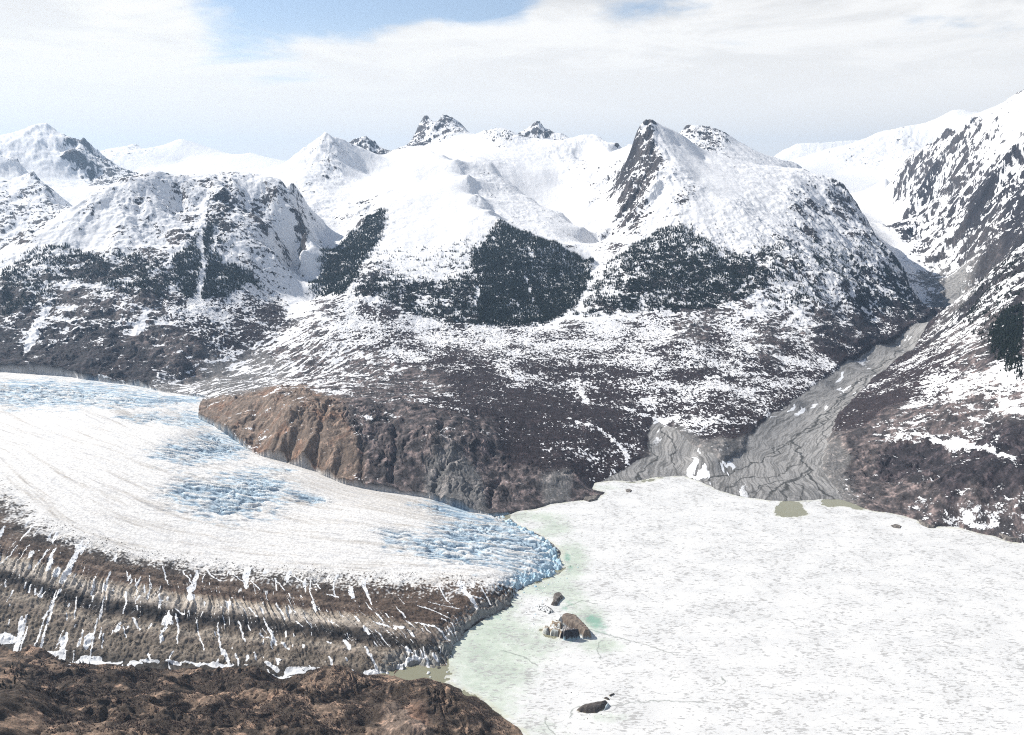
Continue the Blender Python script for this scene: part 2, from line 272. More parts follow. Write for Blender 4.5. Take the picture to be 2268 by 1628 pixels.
# log-polar coordinates keep near and far terrain equally well conditioned
def lp(x, y):
    x = np.asarray(x); y = np.asarray(y); return np.arctan2(x, y), 0.8 * np.log(np.hypot(x, y))
la, lb = lp(land[:, 0], land[:, 1])
mL = rbf_fit(np.c_[la, lb], land[:, 2], 0.004)
GA_, GB_ = lp(CXg, CYg)
glh = np.array(GLH); ga_, gb_ = lp(glh[:, 0], glh[:, 1]); mG = rbf_fit(np.c_[ga_, gb_], glh[:, 2], 0.02)
cz_land = np.concatenate(pmap(lambda a, b: rbf_eval(mL, GA_[a:b], GB_[a:b]), NR)); cz_gl = np.concatenate(pmap(lambda a, b: rbf_eval(mG, GA_[a:b], GB_[a:b]), NR))
log('rbf', len(land), cz_land.min(), cz_land.max())
def segs_dist(X, Y, pts, closed=False, par=False):
    """distance to a polyline; with par also arc length and signed side"""
    best = np.full(X.shape, 1e12, f32); S = np.zeros(X.shape, f32); SD = np.zeros(X.shape, f32)
    pts = [tuple(p[:2]) for p in pts]
    if closed: pts = pts + [pts[0]]
    acc = 0.0
    for (x0, y0), (x1, y1) in zip(pts[:-1], pts[1:]):
        ex, ey = x1 - x0, y1 - y0; l2 = ex * ex + ey * ey + 1e-9
        t = np.clip(((X - x0) * ex + (Y - y0) * ey) / l2, 0, 1)
        d = (X - x0 - t * ex) ** 2 + (Y - y0 - t * ey) ** 2
        m = d < best; best = np.where(m, d, best)
        if par:
            S = np.where(m, acc + t * math.sqrt(l2), S); SD = np.where(m, np.sign((X - x0) * ey - (Y - y0) * ex), SD)
        acc += math.sqrt(l2)
    b = np.sqrt(best)
    return (b, S, SD) if par else b
def sdf(X, Y, pts):
    """signed distance, positive inside"""
    d = segs_dist(X, Y, pts, True); ins = np.zeros(X.shape, bool)
    pts = [tuple(p[:2]) for p in pts]
    for (x0, y0), (x1, y1) in zip(pts, pts[1:] + [pts[0]]):
        if y0 == y1: continue
        c = (Y < y0) != (Y < y1)
        ins ^= c & (X < (x1 - x0) * (Y - y0) / (y1 - y0) + x0)
    return np.where(ins, d, -d)
def cfield(fn): return np.concatenate(pmap(lambda a, b: fn(CXg[a:b], CYg[a:b]), NR)).astype(f32)
GLPOLY = [pz(*p) for p in GN[::-1]] + [pz(-150,1428,70)] + [pz(*p) for p in GS[1:]] + [pz(p[0], p[1], 2) for p in TERM[::-1][1:-1]]
LKPOLY = [pz(p[0], p[1], 0) for p in SHORE_N] + [(2500.0, 500.0, 0), (1500.0, 420.0, 0), (560.0, 470.0, 0)] + [pz(p[0], p[1], 0) for p in SHORE_S[::-1]] + [pz(p[0], p[1], 0) for p in TERM[::-1][1:-1]]
c_gl = cfield(lambda x, y: sdf(x, y, GLPOLY)); c_lk = cfield(lambda x, y: sdf(x, y, LKPOLY))
cz = np.where(c_gl > 0, cz_gl, np.where(c_lk > 0, 0.0, np.maximum(cz_land, 0.5)))
log('coarse')
def cs(field, x, y):
    a = (math.atan2(x, y) - A0) / (A1 - A0) * (NA - 1); r = (math.log(max(math.hypot(x, y), R0)) - clr[0]) / (clr[-1] - clr[0]) * (NR - 1)
    i = int(min(max(a, 0), NA - 2)); j = int(min(max(r, 0), NR - 2)); u = a - i; v = r - j
    return (field[j, i] * (1 - u) + field[j, i + 1] * u) * (1 - v) + (field[j + 1, i] * (1 - u) + field[j + 1, i + 1] * u) * v
def hit(vx, vy):
    """where the line of sight through a picture point meets the coarse ground"""
    a, c, d = ray(vx, vy); n = math.hypot(a, c); r = 500.0; prev = 500.0
    while r < 22000:
        x, y, z = a / n * r, c / n * r, HC + d / n * r
        if z < cs(cz, x, y):
            lo, hi = prev, r
            for _ in range(14):
                m = (lo + hi) / 2
                if HC + d / n * m < cs(cz, a / n * m, c / n * m): hi = m
                else: lo = m
            return (a / n * hi, c / n * hi, HC + d / n * hi)
        prev = r; r *= 1.012
    return None
def hits(pts): return [h for h in (hit(p[0], p[1]) for p in pts) if h]
# ------------------------------------------------------------------ what covers the ground (snow share, roughness, ground kind), read off point by point
# kinds: 0 purple-brown brush, 1 dark grey rock, 2 tan rock, 3 grey gravel, 4 near brown tundra, 5 dark cliff
SAMP = [  # vx, vy, snow, rough, kind
(100,330,.97,.9,1),(200,350,.55,1.2,1),(240,390,.6,1,1),(120,400,.97,.3,1),(200,430,.97,.3,1),(20,360,.9,.5,1),(60,440,.8,.8,1),(20,490,.62,1,1),(100,490,.75,.9,1),(180,465,.92,.5,1),(60,530,.7,.8,1),
(400,330,1,.15,1),(550,370,1,.15,1),(350,380,1,.15,1),(480,390,1,.15,1),(300,330,.85,.6,1),
(340,400,.88,.5,1),(460,410,.85,.6,1),(560,420,.9,.5,1),(300,450,.86,.7,1),(200,470,.9,.5,1),(120,520,.92,.4,1),(30,570,.92,.4,1),(420,450,.82,.7,1),(490,460,.55,1.1,5),(520,440,.7,.9,1),(470,500,.45,1,5),(600,460,.72,.5,1),(640,480,.82,.3,1),(350,520,.86,.6,1),(200,530,.93,.4,1),(560,540,.7,.5,1),(600,600,.7,.5,1),(640,620,.85,.3,1),
(60,620,.6,.8,1),(200,610,.5,.9,1),(20,680,.3,1,1),(330,600,.5,.8,1),(400,570,.75,.7,1),(150,690,.32,1.1,1),(300,680,.35,1.1,1),(20,760,.25,1.1,5),(100,760,.3,1.2,5),(220,760,.25,1.2,5),(330,760,.28,1.1,1),(430,720,.45,.9,0),(520,680,.62,.4,0),(590,665,.66,.3,0),(460,690,.55,.7,0),(540,730,.4,.7,0),(600,710,.22,.6,0),(400,800,.2,1,1),(300,820,.16,1.1,5),(150,815,.15,1.1,5),(500,770,.28,.8,0),(600,640,.7,.4,1),
(500,830,.3,.4,3),(440,860,.3,.4,3),(560,810,.4,.5,3),(600,830,.42,.5,3),(640,780,.55,.5,1),(400,860,.35,.3,3),(500,870,.25,.5,3),(560,860,.3,.5,3),
(660,700,.75,.4,1),(700,740,.65,.5,1),(720,790,.4,.8,1),(650,740,.7,.4,1),(780,720,.8,.4,0),(850,750,.6,.6,0),(820,810,.38,.7,1),(700,840,.5,.6,1),(760,860,.4,.6,1),(900,780,.6,.6,0),(950,730,.8,.3,0),(1050,760,.65,.5,0),(1000,800,.32,.6,0),(1100,740,.82,.3,0),(1150,770,.6,.5,0),(1060,850,.14,.4,0),(1200,820,.26,.4,0),(1160,900,.05,.3,0),(930,860,.25,.6,1),(1000,900,.14,.6,0),(860,900,.22,.8,1),(1260,770,.6,.3,0),(1300,830,.35,.3,0),
(480,920,.08,1,2),(560,930,.1,1,2),(640,930,.14,1.1,2),(600,900,.3,.9,2),(700,930,.15,1.2,2),(680,990,.08,1.2,2),(760,990,.04,1.3,2),(800,940,.2,1.2,1),(860,1000,.05,1.4,1),(960,960,.16,1.2,1),(900,1060,.03,.8,1),(980,1060,.03,1.3,3),(1060,1000,.1,1,1),(1040,1090,.02,1.2,3),(1100,1080,.03,.9,1),(1160,1100,.04,1.2,1),(1240,1080,.06,1.2,3),(1290,1100,.04,1.1,1),(1150,1000,.02,.4,0),(1250,960,.05,.3,0),(1350,920,.07,.3,0),(1300,1010,.12,.5,0),(1230,1030,.1,.5,0),(1350,1000,.15,.3,0),(1400,960,.15,.3,0),(1330,1040,.2,.6,0),
(1350,760,.72,.2,0),(1400,830,.45,.2,0),(1450,740,.74,.2,0),(1520,790,.45,.5,0),(1450,800,.5,.3,0),(1380,880,.16,.2,0),(1500,860,.3,.2,0),(1600,830,.5,.3,0),(1600,760,.6,.4,0),(1540,750,.36,.8,1),(1650,800,.4,.5,0),(1620,860,.6,.2,0),(1700,780,.38,.7,1),(1750,730,.55,.6,1),(1760,800,.5,.3,0),(1700,850,.55,.2,0),(1560,890,.45,.2,0),(1480,900,.3,.2,0),(1620,910,.3,.2,0),(1560,950,.25,.4,0),(1620,960,.15,.4,0),(1690,900,.25,.2,0),(1780,850,.3,.2,0),
(1840,760,.25,1,5),(1900,740,.22,1,5),(1960,720,.25,.6,0),(1880,800,.16,.4,0),(1960,780,.12,.3,0),(1820,820,.3,.3,0),(2020,720,.22,.4,0),(2060,690,.3,.4,0),
(700,340,.9,.6,1),(730,370,.78,.8,1),(680,400,.9,.5,1),(780,380,1,.2,1),(700,440,.93,.4,1),(640,390,.95,.3,1),(810,320,.6,.8,1),(780,430,1,.2,1),
(945,285,.5,.7,1),(985,285,.6,.7,1),(1110,300,.75,.9,1),(1190,290,.55,1,1),(1240,303,.8,.6,1),(1310,310,.97,.5,1),(1000,320,1,.1,1),(900,335,1,.1,1),(1060,330,1,.2,1),(1150,340,.97,.3,1),(1200,400,1,.15,1),(1250,460,1,.15,1),(1280,520,.98,.2,1),(1330,400,.85,.8,1),(1300,370,.9,.6,1),(1370,350,.9,.6,1),(1350,470,.97,.4,1),
(950,350,1,.12,1),(950,400,1,.15,1),(1000,420,1,.15,1),(900,450,1,.2,1),(1050,390,.9,.3,1),(1090,440,.92,.3,1),(1120,470,.92,.3,1),(1000,480,1,.2,1),(850,470,.97,.3,1),(800,470,.8,.6,1),(830,500,.8,.6,1),(760,520,.9,.3,1),(700,580,.98,.2,1),(680,640,.95,.2,1),(940,530,.99,.2,1),(860,550,.95,.3,1),(1040,530,.97,.3,1),(1150,510,.9,.3,1),(1210,540,.9,.3,1),
(800,580,.7,.4,1),(900,600,.8,.3,1),(1000,600,.7,.3,1),(1100,600,.5,.3,1),(740,600,.4,.4,1),(900,660,.45,.9,5),(1000,670,.45,.9,5),(840,640,.6,.8,5),(1100,680,.35,.6,5),(1200,640,.4,.3,1),(1280,600,.9,.2,1),(1290,660,.8,.2,1),(1230,690,.5,.2,1),
(1420,320,.45,1.,1),(1400,350,.3,1.1,5),(1430,370,.5,1.1,1),(1465,305,1,.25,1),(1500,310,1,.2,1),(1520,340,1,.15,1),(1410,430,.5,1.4,1),(1420,480,.75,1,1),(1500,330,.98,.3,1),(1560,380,1,.2,1),(1480,420,.95,.5,1),(1600,420,1,.2,1),(1700,410,.98,.3,1),(1800,420,.9,.5,1),(1860,450,.65,.9,1),(1900,500,.7,.8,1),(1540,460,.97,.3,1),(1520,440,.85,.5,1),(1700,470,.95,.4,1),(1640,480,.92,.5,1),(1780,480,.78,.8,1),(1850,540,.8,.7,1),(1930,560,.7,.8,1),(1600,530,.9,.5,1),(1700,550,.85,.6,1),(1790,560,.85,.6,1),(1500,520,.85,.5,1),(1450,500,.9,.5,1),(1740,580,.62,1,1),(1690,590,.6,.9,1),(1850,620,.72,.7,1),(1930,640,.4,.9,5),(1980,640,.28,1,5),(2005,680,.25,1,5),(1950,600,.5,.9,5),(1400,560,.75,.4,1),(1480,580,.5,.3,1),(1600,620,.5,.4,1),(1750,650,.65,.5,1),(1850,690,.5,.7,1),(1930,700,.32,.8,5),(1400,660,.5,.2,1),(1550,670,.4,.2,1),
(1540,295,.75,.8,1),(1580,305,.6,.8,1),(1640,330,.97,.3,1),
(1900,400,1,.1,1),(1950,430,1,.1,1),(1950,480,1,.1,1),(1960,530,.95,.15,1),(1980,575,.9,.15,1),(2010,600,.7,.3,3),(2060,620,.35,.3,3),(2100,640,.12,.3,3),(2110,670,.15,.2,3),(2040,640,.55,.3,3),(1850,385,1,.1,1),
(1950,320,.97,.5,1),(2000,310,.85,.8,1),(1900,345,.85,.6,1),(2100,270,1,.3,1),(1800,330,.97,.4,1),(2050,290,.98,.4,1),
(2230,240,.92,.7,1),(2180,290,.97,.6,1),(2100,330,.85,.9,1),(2050,370,.72,1,1),(2010,400,.75,1,1),(2120,380,.55,1.2,1),(2200,330,.85,.9,1),(2250,300,.9,.7,1),(2060,410,.62,1.1,5),(2150,410,.7,1,1),(2230,390,.6,1.2,5),(2260,440,.4,1.2,5),(2180,450,.5,1.2,5),(2120,470,.45,1.2,5),(2060,470,.7,.8,1),(2030,500,.55,1,5),(2100,530,.72,.7,1),(2180,520,.5,1,1),(2240,520,.42,1,5),(2150,560,.5,.8,1),(2060,560,.75,.6,1),(2200,580,.55,.8,1),(2130,600,.6,.5,3),(2180,620,.4,.5,3),
(2200,610,.25,.8,5),(2150,680,.35,.8,5),(2240,620,.25,.8,5),(2250,700,.3,.8,5),(2180,720,.35,.8,1),(2120,740,.4,.7,1),(2060,790,.3,.5,0),(2090,830,.42,.4,0),(2150,790,.28,.6,1),(2230,760,.25,.6,5),(2000,850,.14,.3,0),(1940,890,.06,.3,0),(1900,930,.08,.3,0),(2060,870,.3,.5,0),(2140,860,.6,.5,1),(2220,850,.8,.4,1),(2260,890,.75,.4,1),(2180,900,.5,.6,1),(1960,950,.2,.8,1),(1900,990,.08,1,1),(2040,930,.25,.9,1),(2120,950,.3,1,1),(2220,970,.25,1.1,5),(2180,1020,.12,1.2,5),(2060,1010,.1,1.2,5),(1980,1040,.12,1.2,5),(1900,1060,.1,1,1),(2110,1080,.15,1.1,5),(2230,1080,.1,1.1,5),(1980,1110,.12,1,1),(2060,1130,.2,.9,1),(2140,1140,.28,.9,1),(2220,1150,.4,.8,1),(2255,1185,.35,.8,1),(1850,1080,.1,.5,3),(1850,1020,.08,.7,3),
(1550,1030,.25,.2,3),(1480,1030,.08,.1,3),(1520,990,.15,.2,3),(1700,1030,.1,.1,3),(1750,960,.06,.1,3),(1600,1000,.2,.6,3),(1650,990,.08,.4,3),
(50,1420,.02,.8,4),(100,1500,.01,1,4),(50,1580,.01,1,4),(250,1530,.01,1,4),(400,1540,.01,1,4),(300,1610,.01,1,4),(530,1520,.01,1,4),(600,1570,.01,1,4),(700,1530,.02,1,4),(800,1560,.02,1,4),(900,1540,.01,1,4),(900,1600,.01,1.3,2),(1000,1580,.01,1.3,4),(1060,1610,.01,1.2,4),(760,1610,.02,.9,4),(500,1600,.01,1,4),(200,1480,.06,.5,4),(400,1495,.1,.4,4),(650,1500,.1,.4,4)]
sw = [(hit(s[0], s[1]), s) for s in SAMP]; sw = [(h, s) for h, s in sw if h]
sa, sb = lp([h[0] for h, s in sw], [h[1] for h, s in sw]); sv = np.array([s[2:4] for h, s in sw]); sk = np.array([s[4] for h, s in sw])
def blend_fields(a, b):
    A_ = GA_[a:b]; B_ = GB_[a:b]; o = np.zeros(A_.shape + (8,), f32); wt = np.zeros(A_.shape, f32)
    for i in range(len(sa)):
        d2 = (A_ - sa[i]) ** 2 + (0.55 * (B_ - sb[i])) ** 2
        w = ((d2 + 0.009 ** 2) ** -2.2 * 1e-9).astype(f32); wt += w
        o[..., 0] += w * sv[i, 0]; o[..., 1] += w * sv[i, 1]; o[..., 2 + sk[i]] += w
    return o / wt[..., None]
FLD = np.concatenate(pmap(blend_fields, NR)); log('fields', len(sa))
REG = ['domeA', 'rangeB', 'rangeG', 'mountC', 'mountD', 'rangeP', 'mountE', 'rangeQ', 'bench', 'river', 'rightslope', 'mountF', 'rangeF', 'hillside', 'far', 'valley']
def reg_dist(k):
    ii = [i for i, l in enumerate(labs) if l == REG[k]]; d = np.full(GA_.shape, 9.0, f32)
    for i in ii: d = np.minimum(d, (GA_ - la[i]) ** 2 + (GB_ - lb[i]) ** 2)
    return d
with ThreadPoolExecutor(4) as ex: RD = np.stack(list(ex.map(reg_dist, range(len(REG)))))
BRAID = [(5,[(1741,1110),(1735,1088),(1758,1062),(1790,1035),(1772,1002),(1760,975),(1800,942),(1842,902),(1884,862),(1942,816),(2000,772),(2058,733),(2094,704)]),(5,[(1842,1104),(1815,1080),(1792,1050),(1790,1035)]),(3.5,[(1640,1098),(1700,1072),(1758,1062)]),(3.5,[(1556,1068),(1620,1042),(1682,1022),(1732,992),(1760,975)]),
 (4,[(1410,1066),(1426,1042),(1455,1012),(1438,985),(1470,962),(1460,945)]),(3.5,[(1700,1109),(1722,1082),(1790,1050)]),(3.5,[(1884,862),(1835,925),(1792,958),(1700,1000)]),(3,[(1500,1054),(1480,1020),(1500,990),(1480,962)]),(3,[(1600,1088),(1650,1062),(1722,1052),(1790,1020)]),(3,[(1770,1110),(1778,1085),(1758,1062)]),(3,[(1942,816),(1905,862),(1850,920),(1812,985)]),(3,[(1660,1104),(1690,1080),(1722,1082)])]
BR_P = []
for wd, pl in BRAID:
    h_ = hits(dens(pl, 25))
    if len(h_) > 1: BR_P.append((wd, h_))
def braid_c(x, y):
    o = np.zeros(x.shape, f32); m = sdf(x, y, RIVPOLY) > -25
    if not m.any(): return o
    xx = x[m] + 34 * fbm(x[m] / 75, y[m] / 75, 4, 551); yy = y[m] + 34 * fbm(x[m] / 75, y[m] / 75, 4, 557); v = np.zeros(xx.shape, f32)
    for wd, h_ in BR_P: v = np.maximum(v, sst(segs_dist(xx, yy, h_), wd * 1.25, wd * .35))
    o[m] = v; return o
def clump(x, y): return fbm(x / 30, y / 22, 3, 311, .7) + .7 * fbm(x / 75, y / 140, 3, 313) + .55 * fbm(x / 260, y / 46, 3, 317)
# forests: closed outlines and density
FOREST = [(.97,[(384,591),(408,578),(432,545),(449,517),(469,521),(478,574),(502,595),(547,607),(576,636),(523,650),(474,670),(408,666),(380,627)]),
(.5,[(449,517),(440,480),(455,470),(478,500),(486,533),(523,578),(500,595),(470,570)]),(.35,[(486,533),(560,520),(620,600),(640,640),(560,610),(510,590)]),
(.68,[(-80,600),(0,612),(82,560),(150,552),(216,585),(286,575),(355,597),(368,619),(364,674),(286,670),(220,640),(122,640),(102,690),(0,718),(-80,720)]),(.3,[(0,718),(102,690),(220,650),(380,690),(380,750),(200,770),(0,780)]),
(1.0,[(1108,500),(1140,513),(1169,527),(1200,538),(1230,549),(1270,567),(1303,586),(1306,605),(1296,640),(1268,688),(1204,720),(1103,728),(1050,724),(1060,660),(1040,600),(1050,560),(1090,520)]),
(.72,[(773,663),(800,638),(860,622),(930,640),(1000,620),(1060,600),(1060,724),(993,720),(927,707),(861,683)]),
(.42,[(810,560),(900,560),(1000,545),(1060,530),(1050,600),(930,630),(860,612),(790,640)]),
(.97,[(681,640),(707,597),(738,558),(770,528),(800,512),(838,470),(850,478),(830,545),(800,590),(780,625),(755,662),(707,662)]),
(.82,[(1350,690),(1355,640),(1372,590),(1388,560),(1415,540),(1459,514),(1522,512),(1562,545),(1624,578),(1685,611),(1700,648),(1603,678),(1540,688),(1432,694)]),
(.7,[(1268,700),(1296,668),(1322,610),(1372,575),(1360,695),(1322,705)]),
(.6,[(1624,578),(1700,560),(1720,545),(1766,560),(1780,615),(1840,640),(1790,690),(1700,700),(1700,648)]),(.6,[(1787,533),(1848,560),(1860,631),(1810,620)]),
(.5,[(1840,640),(1850,560),(1930,533),(1985,590),(2020,660),(2025,715),(1960,700),(1880,680)]),(.3,[(1550,540),(1620,520),(1720,545),(1640,590)]),
(.12,[(781,670),(1100,735),(1500,705),(1700,720),(1700,770),(1300,745),(1000,765),(800,705)]),(.16,[(1150,470),(1300,575),(1400,545),(1350,500),(1250,500)]),
(.97,[(2195,740),(2230,700),(2300,690),(2400,690),(2400,850),(2268,838),(2225,805),(2195,780)]),(.55,[(2100,705),(2150,655),(2200,600),(2290,550),(2380,500),(2400,700),(2230,700),(2190,760),(2130,740)])]
fdist = []
for dn, pl in FOREST:
    hp = hits(dens(pl, 60))
    if len(hp) > 3: fdist.append((dn, hp))
    else: print("LOST", len(hp), pl[:2])
def forest_c(x, y):
    o = np.zeros(x.shape, f32)
    for dn, hp in fdist:
        s = sdf(x, y, hp) + 8 + 50 * fbm(x / 110, y / 110, 5, 501, .7); o = np.maximum(o, dn * sst(s, -50, 24))
    return o
FOR = cfield(forest_c); log('forest')
# named lines: snow-filled gullies (+) and dark streams (-)
LINES = [(1,14,[(455,440),(448,500),(440,560),(452,600),(440,650),(425,700)]),(1,12,[(105,690),(85,740),(60,790)]),(1,10,[(330,700),(300,760)]),(1,8,[(480,520),(470,570)]),(1,9,[(478,560),(500,600)]),
(1,12,[(655,640),(645,680)]),(1,6,[(1310,600),(1298,640),(1284,690)]),(.5,3.5,[(1272,740),(1274,790),(1280,840),(1287,870)]),(1,8,[(1287,870),(1300,895),(1380,905),(1440,925),(1470,940)]),
(1,6,[(1250,925),(1330,955),(1385,1000),(1390,1030)]),(1,6,[(1160,610),(1180,680)]),(1,8,[(1180,720),(1240,712)]),(1,10,[(1745,600),(1790,640),(1800,670)]),(1,7,[(1060,640),(1050,690)]),
(1,9,[(640,520),(655,580)]),(1,8,[(2120,985),(2170,1000),(2240,1020)]),(1,7,[(2060,975),(2120,985)]),(1,6,[(1560,840),(1640,830),(1700,830)]),(1,18,[(1500,925),(1460,935)])]
c_ln = np.zeros((NR, NA), f32)
for sg, wd, pl in LINES:
    hp = hits(dens(pl, 30))
    if len(hp) > 1: c_ln += sg * cfield(lambda x, y: np.exp(-(segs_dist(x, y, hp) / wd) ** 2))
c_ln = np.clip(c_ln, -1, 1)
RVC_ = 0
RVC = [pz(*p) for p in dens(RIV, 60)]
RIVPOLY = [pz(*p) for p in [(1318,1069,1),(1345,1062,1.2),(1380,1045,4),(1440,1010,8),(1435,960,24),(1452,935,30),(1480,945,28),(1500,975,14),(1545,1005,9),(1600,1035,6),(1650,1005,8),(1662,975,11),(1700,940,15),(1750,905,22),(1800,868,30),(1880,815,44),(1950,778,56),(2020,740,70),(2075,708,82),(2100,680,90),(2090,650,100),(2130,640,100),(2135,668,95),(2100,705,84),(2040,762,66),(1975,812,50),(1905,868,36),(1850,930,24),(1825,1000,14),(1820,1040,7),(1850,1085,2),(1866,1107,0.5),(1866,1120,0.5),(1500,1120,0.5),(1340,1090,0.5)]]
c_rv = cfield(lambda x, y: sdf(x, y, RIVPOLY))
rvd, rvs, rvn = segs_dist(CXg, CYg, RVC, par=True); c_rs = rvs; c_rn = (rvd * rvn).astype(f32)
# flow lines of the glacier
TT = []; 
def tt(t, pts, hz=0):
    for p in dens(pts, 70):
        h = hit(p[0], p[1])
        if h: TT.append((h[0], h[1], t))
tt(1.0, [(0,826),(137,835),(308,858),(440,930),(566,1010),(703,1052),(886,1100),(1035,1138),(1120,1145)])
tt(.72, [(0,930),(200,1000),(450,1090),(700,1150),(950,1185),(1200,1215)])
tt(.46, [(-60,1010),(0,1085),(60,1140),(130,1185),(300,1235),(500,1262),(700,1278),(900,1288),(1060,1294),(1158,1300)])
tt(.37, [(0,1208),(100,1232),(250,1272),(400,1298),(560,1318),(720,1340),(880,1356),(1010,1372),(1060,1378)])
tt(.27, [(0,1262),(120,1298),(260,1332),(420,1352),(600,1370),(760,1388),(900,1412),(1008,1425)])
tt(.18, [(0,1300),(200,1360),(420,1392),(600,1410),(760,1425),(900,1447),(985,1470)])
tt(0.0, [(0,1430),(154,1468),(461,1487),(718,1495),(860,1496)])
SS = []
for s, pl in ((0,[(20,1440),(60,1330),(110,1215),(230,1060),(330,900)]),(1,[(170,1465),(215,1330),(250,1250),(380,1080),(480,960)]),(2,[(400,1480),(425,1350),(430,1265),(520,1130),(600,1030)]),(3,[(640,1490),(610,1380),(585,1280),(680,1170),(740,1075)]),(4,[(860,1490),(790,1400),(725,1290),(820,1190),(900,1105)]),(5,[(985,1465),(930,1380),(870,1295),(960,1210),(1040,1140)]),(6,[(1060,1370),(1010,1300),(1080,1220),(1120,1150)]),(7,[(1160,1300),(1240,1235)]),(-1,[(-60,1300),(0,1180),(80,1000),(180,850)])):
    for p in dens(pl, 70):
        h = hit(p[0], p[1])
        if h: SS.append((h[0], h[1], s))
TT = np.array(TT); SS = np.array(SS)
def dd(A):
    k = []
    for i, p in enumerate(A):
        if all(abs(A[j][0] - p[0]) + abs(A[j][1] - p[1]) > 12 for j in k): k.append(i)
    return A[k]
TT = dd(TT); SS = dd(SS)
mT = rbf_fit(TT[:, :2] / 1000, TT[:, 2], 0.05); mS = rbf_fit(SS[:, :2] / 1000, SS[:, 2], 0.1)
c_t = cfield(lambda x, y: rbf_eval(mT, x / 1000, y / 1000)); c_s = cfield(lambda x, y: rbf_eval(mS, x / 1000, y / 1000))
BLUE = [(1,150,872,190,26),(1,60,860,130,18),(1,300,885,80,16),(.8,400,885,50,10),(.9,440,930,45,22),(.7,330,925,60,12),(1,480,985,70,42),(.9,400,1000,50,20),(1,545,1085,100,40),(.8,430,1085,60,30),(.7,500,1120,60,25),(.8,690,1105,28,7),(.9,1000,1128,60,14),(1,1080,1180,110,40),(1,1180,1215,80,40),(1,1010,1215,110,22),(.8,880,1182,30,8),(.9,1230,1260,45,24),(.8,1180,1285,50,10),(.5,600,1040,60,12),(.4,1010,1165,60,12),(.6,1110,1330,30,10)]
def blue_f(x, y):
    o = np.zeros(x.shape, f32)
    for k, vx, vy, rx, ry in BLU2: o = np.maximum(o, k * np.exp(-(((x - vx) / rx) ** 2 + ((y - vy) / ry) ** 2) * 0.9))
    return o
BLU2 = []
for k, vx, vy, rx, ry in BLUE:
    h = hit(vx, vy); a = hit(vx + rx * .8, vy); b = hit(vx, vy - ry); c = hit(vx, vy + ry)
    if h and a and b and c: BLU2.append((k, h[0], h[1], abs(a[0] - h[0]) + 20, abs(b[1] - c[1]) / 2 + 10))
c_bl = cfield(blue_f); log('glacier fields')
# green slushy ice by the ice front, open pools
GREEN = [(.9,1060,1440,60,60),(.9,1100,1390,60,30),(.7,1130,1480,60,60),(.6,1060,1520,50,50),(.55,1090,1580,50,40),(.7,1200,1145,60,12),(.75,1230,1170,40,16),(.9,1275,1230,30,30),(.9,1265,1260,25,16),(.8,1220,1300,60,20),(.9,1300,1370,45,28),(.9,1330,1430,50,16),(.6,1190,1420,60,40),(.5,1340,1590,60,12),(.4,1100,1340,60,20),(.45,1330,1080,60,8),(.5,1270,1330,40,30),(.4,1200,1620,60,40)]
GR2 = []
for k, vx, vy, rx, ry in GREEN:
    h = pz(vx, vy, 0); a = pz(vx + rx, vy, 0); b = pz(vx, vy - ry, 0); GR2.append((k, h[0], h[1], abs(a[0] - h[0]), abs(b[1] - h[1])))
def green_f(x, y):
    o = np.zeros(x.shape, f32)
    for k, vx, vy, rx, ry in GR2: o = 1 - (1 - o) * (1 - k * np.exp(-((x - vx) / rx) ** 2 - ((y - vy) / ry) ** 2))
    return o
c_gr = cfield(green_f)
TEAL = [(1,1312,1372,26,14),(.9,1325,1385,26,12),(.8,1250,1348,12,8),(.8,1262,1335,12,6),(.9,1256,1235,10,14),(.8,1262,1258,10,8),(.7,1100,1365,20,10),(.6,1268,1420,25,8),(.7,1200,1303,14,6),(.6,1330,1400,30,9)]
GR3 = []
for k, vx, vy, rx, ry in TEAL:
    h = pz(vx, vy, 0); a = pz(vx + rx, vy, 0); b = pz(vx, vy - ry, 0); GR3.append((k, h[0], h[1], abs(a[0] - h[0]), abs(b[1] - h[1])))
def teal_f(x, y):
    o = np.zeros(x.shape, f32)
    for k, vx, vy, rx, ry in GR3: o = np.maximum(o, k * np.exp(-((x - vx) / rx) ** 2 - ((y - vy) / ry) ** 2))
    return o
c_te = cfield(teal_f)
POOLS = [[(1738,1108),(1770,1112),(1787,1140),(1770,1145),(1735,1145),(1715,1140),(1722,1122)],[(1824,1104),(1866,1106),(1928,1130),(1900,1128),(1860,1120),(1838,1124),(1822,1118)],[(866,1497),(884,1480),(915,1474),(960,1476),(992,1470),(1000,1480),(985,1486),(1000,1496),(985,1502),(1000,1515),(980,1514),(941,1503),(905,1510)],[(1375,1066),(1403,1068),(1463,1057),(1475,1058),(1440,1066),(1405,1070)],[(1194,1396),(1200,1393),(1214,1404),(1240,1410),(1228,1414),(1205,1407)],[(1187,1288),(1196,1284),(1198,1292),(1188,1297)],[(1020,1528),(1056,1545),(1082,1566),(1117,1592),(1095,1582),(1075,1568),(1050,1552),(1020,1545)]]
def pool_f(x, y):
    o = np.full(x.shape, -1e3, f32)
    for pl in POOLS: o = np.maximum(o, sdf(x, y, [pz(p[0], p[1], 0) for p in pl]))
    return o
c_pl = cfield(pool_f); log('lake fields')

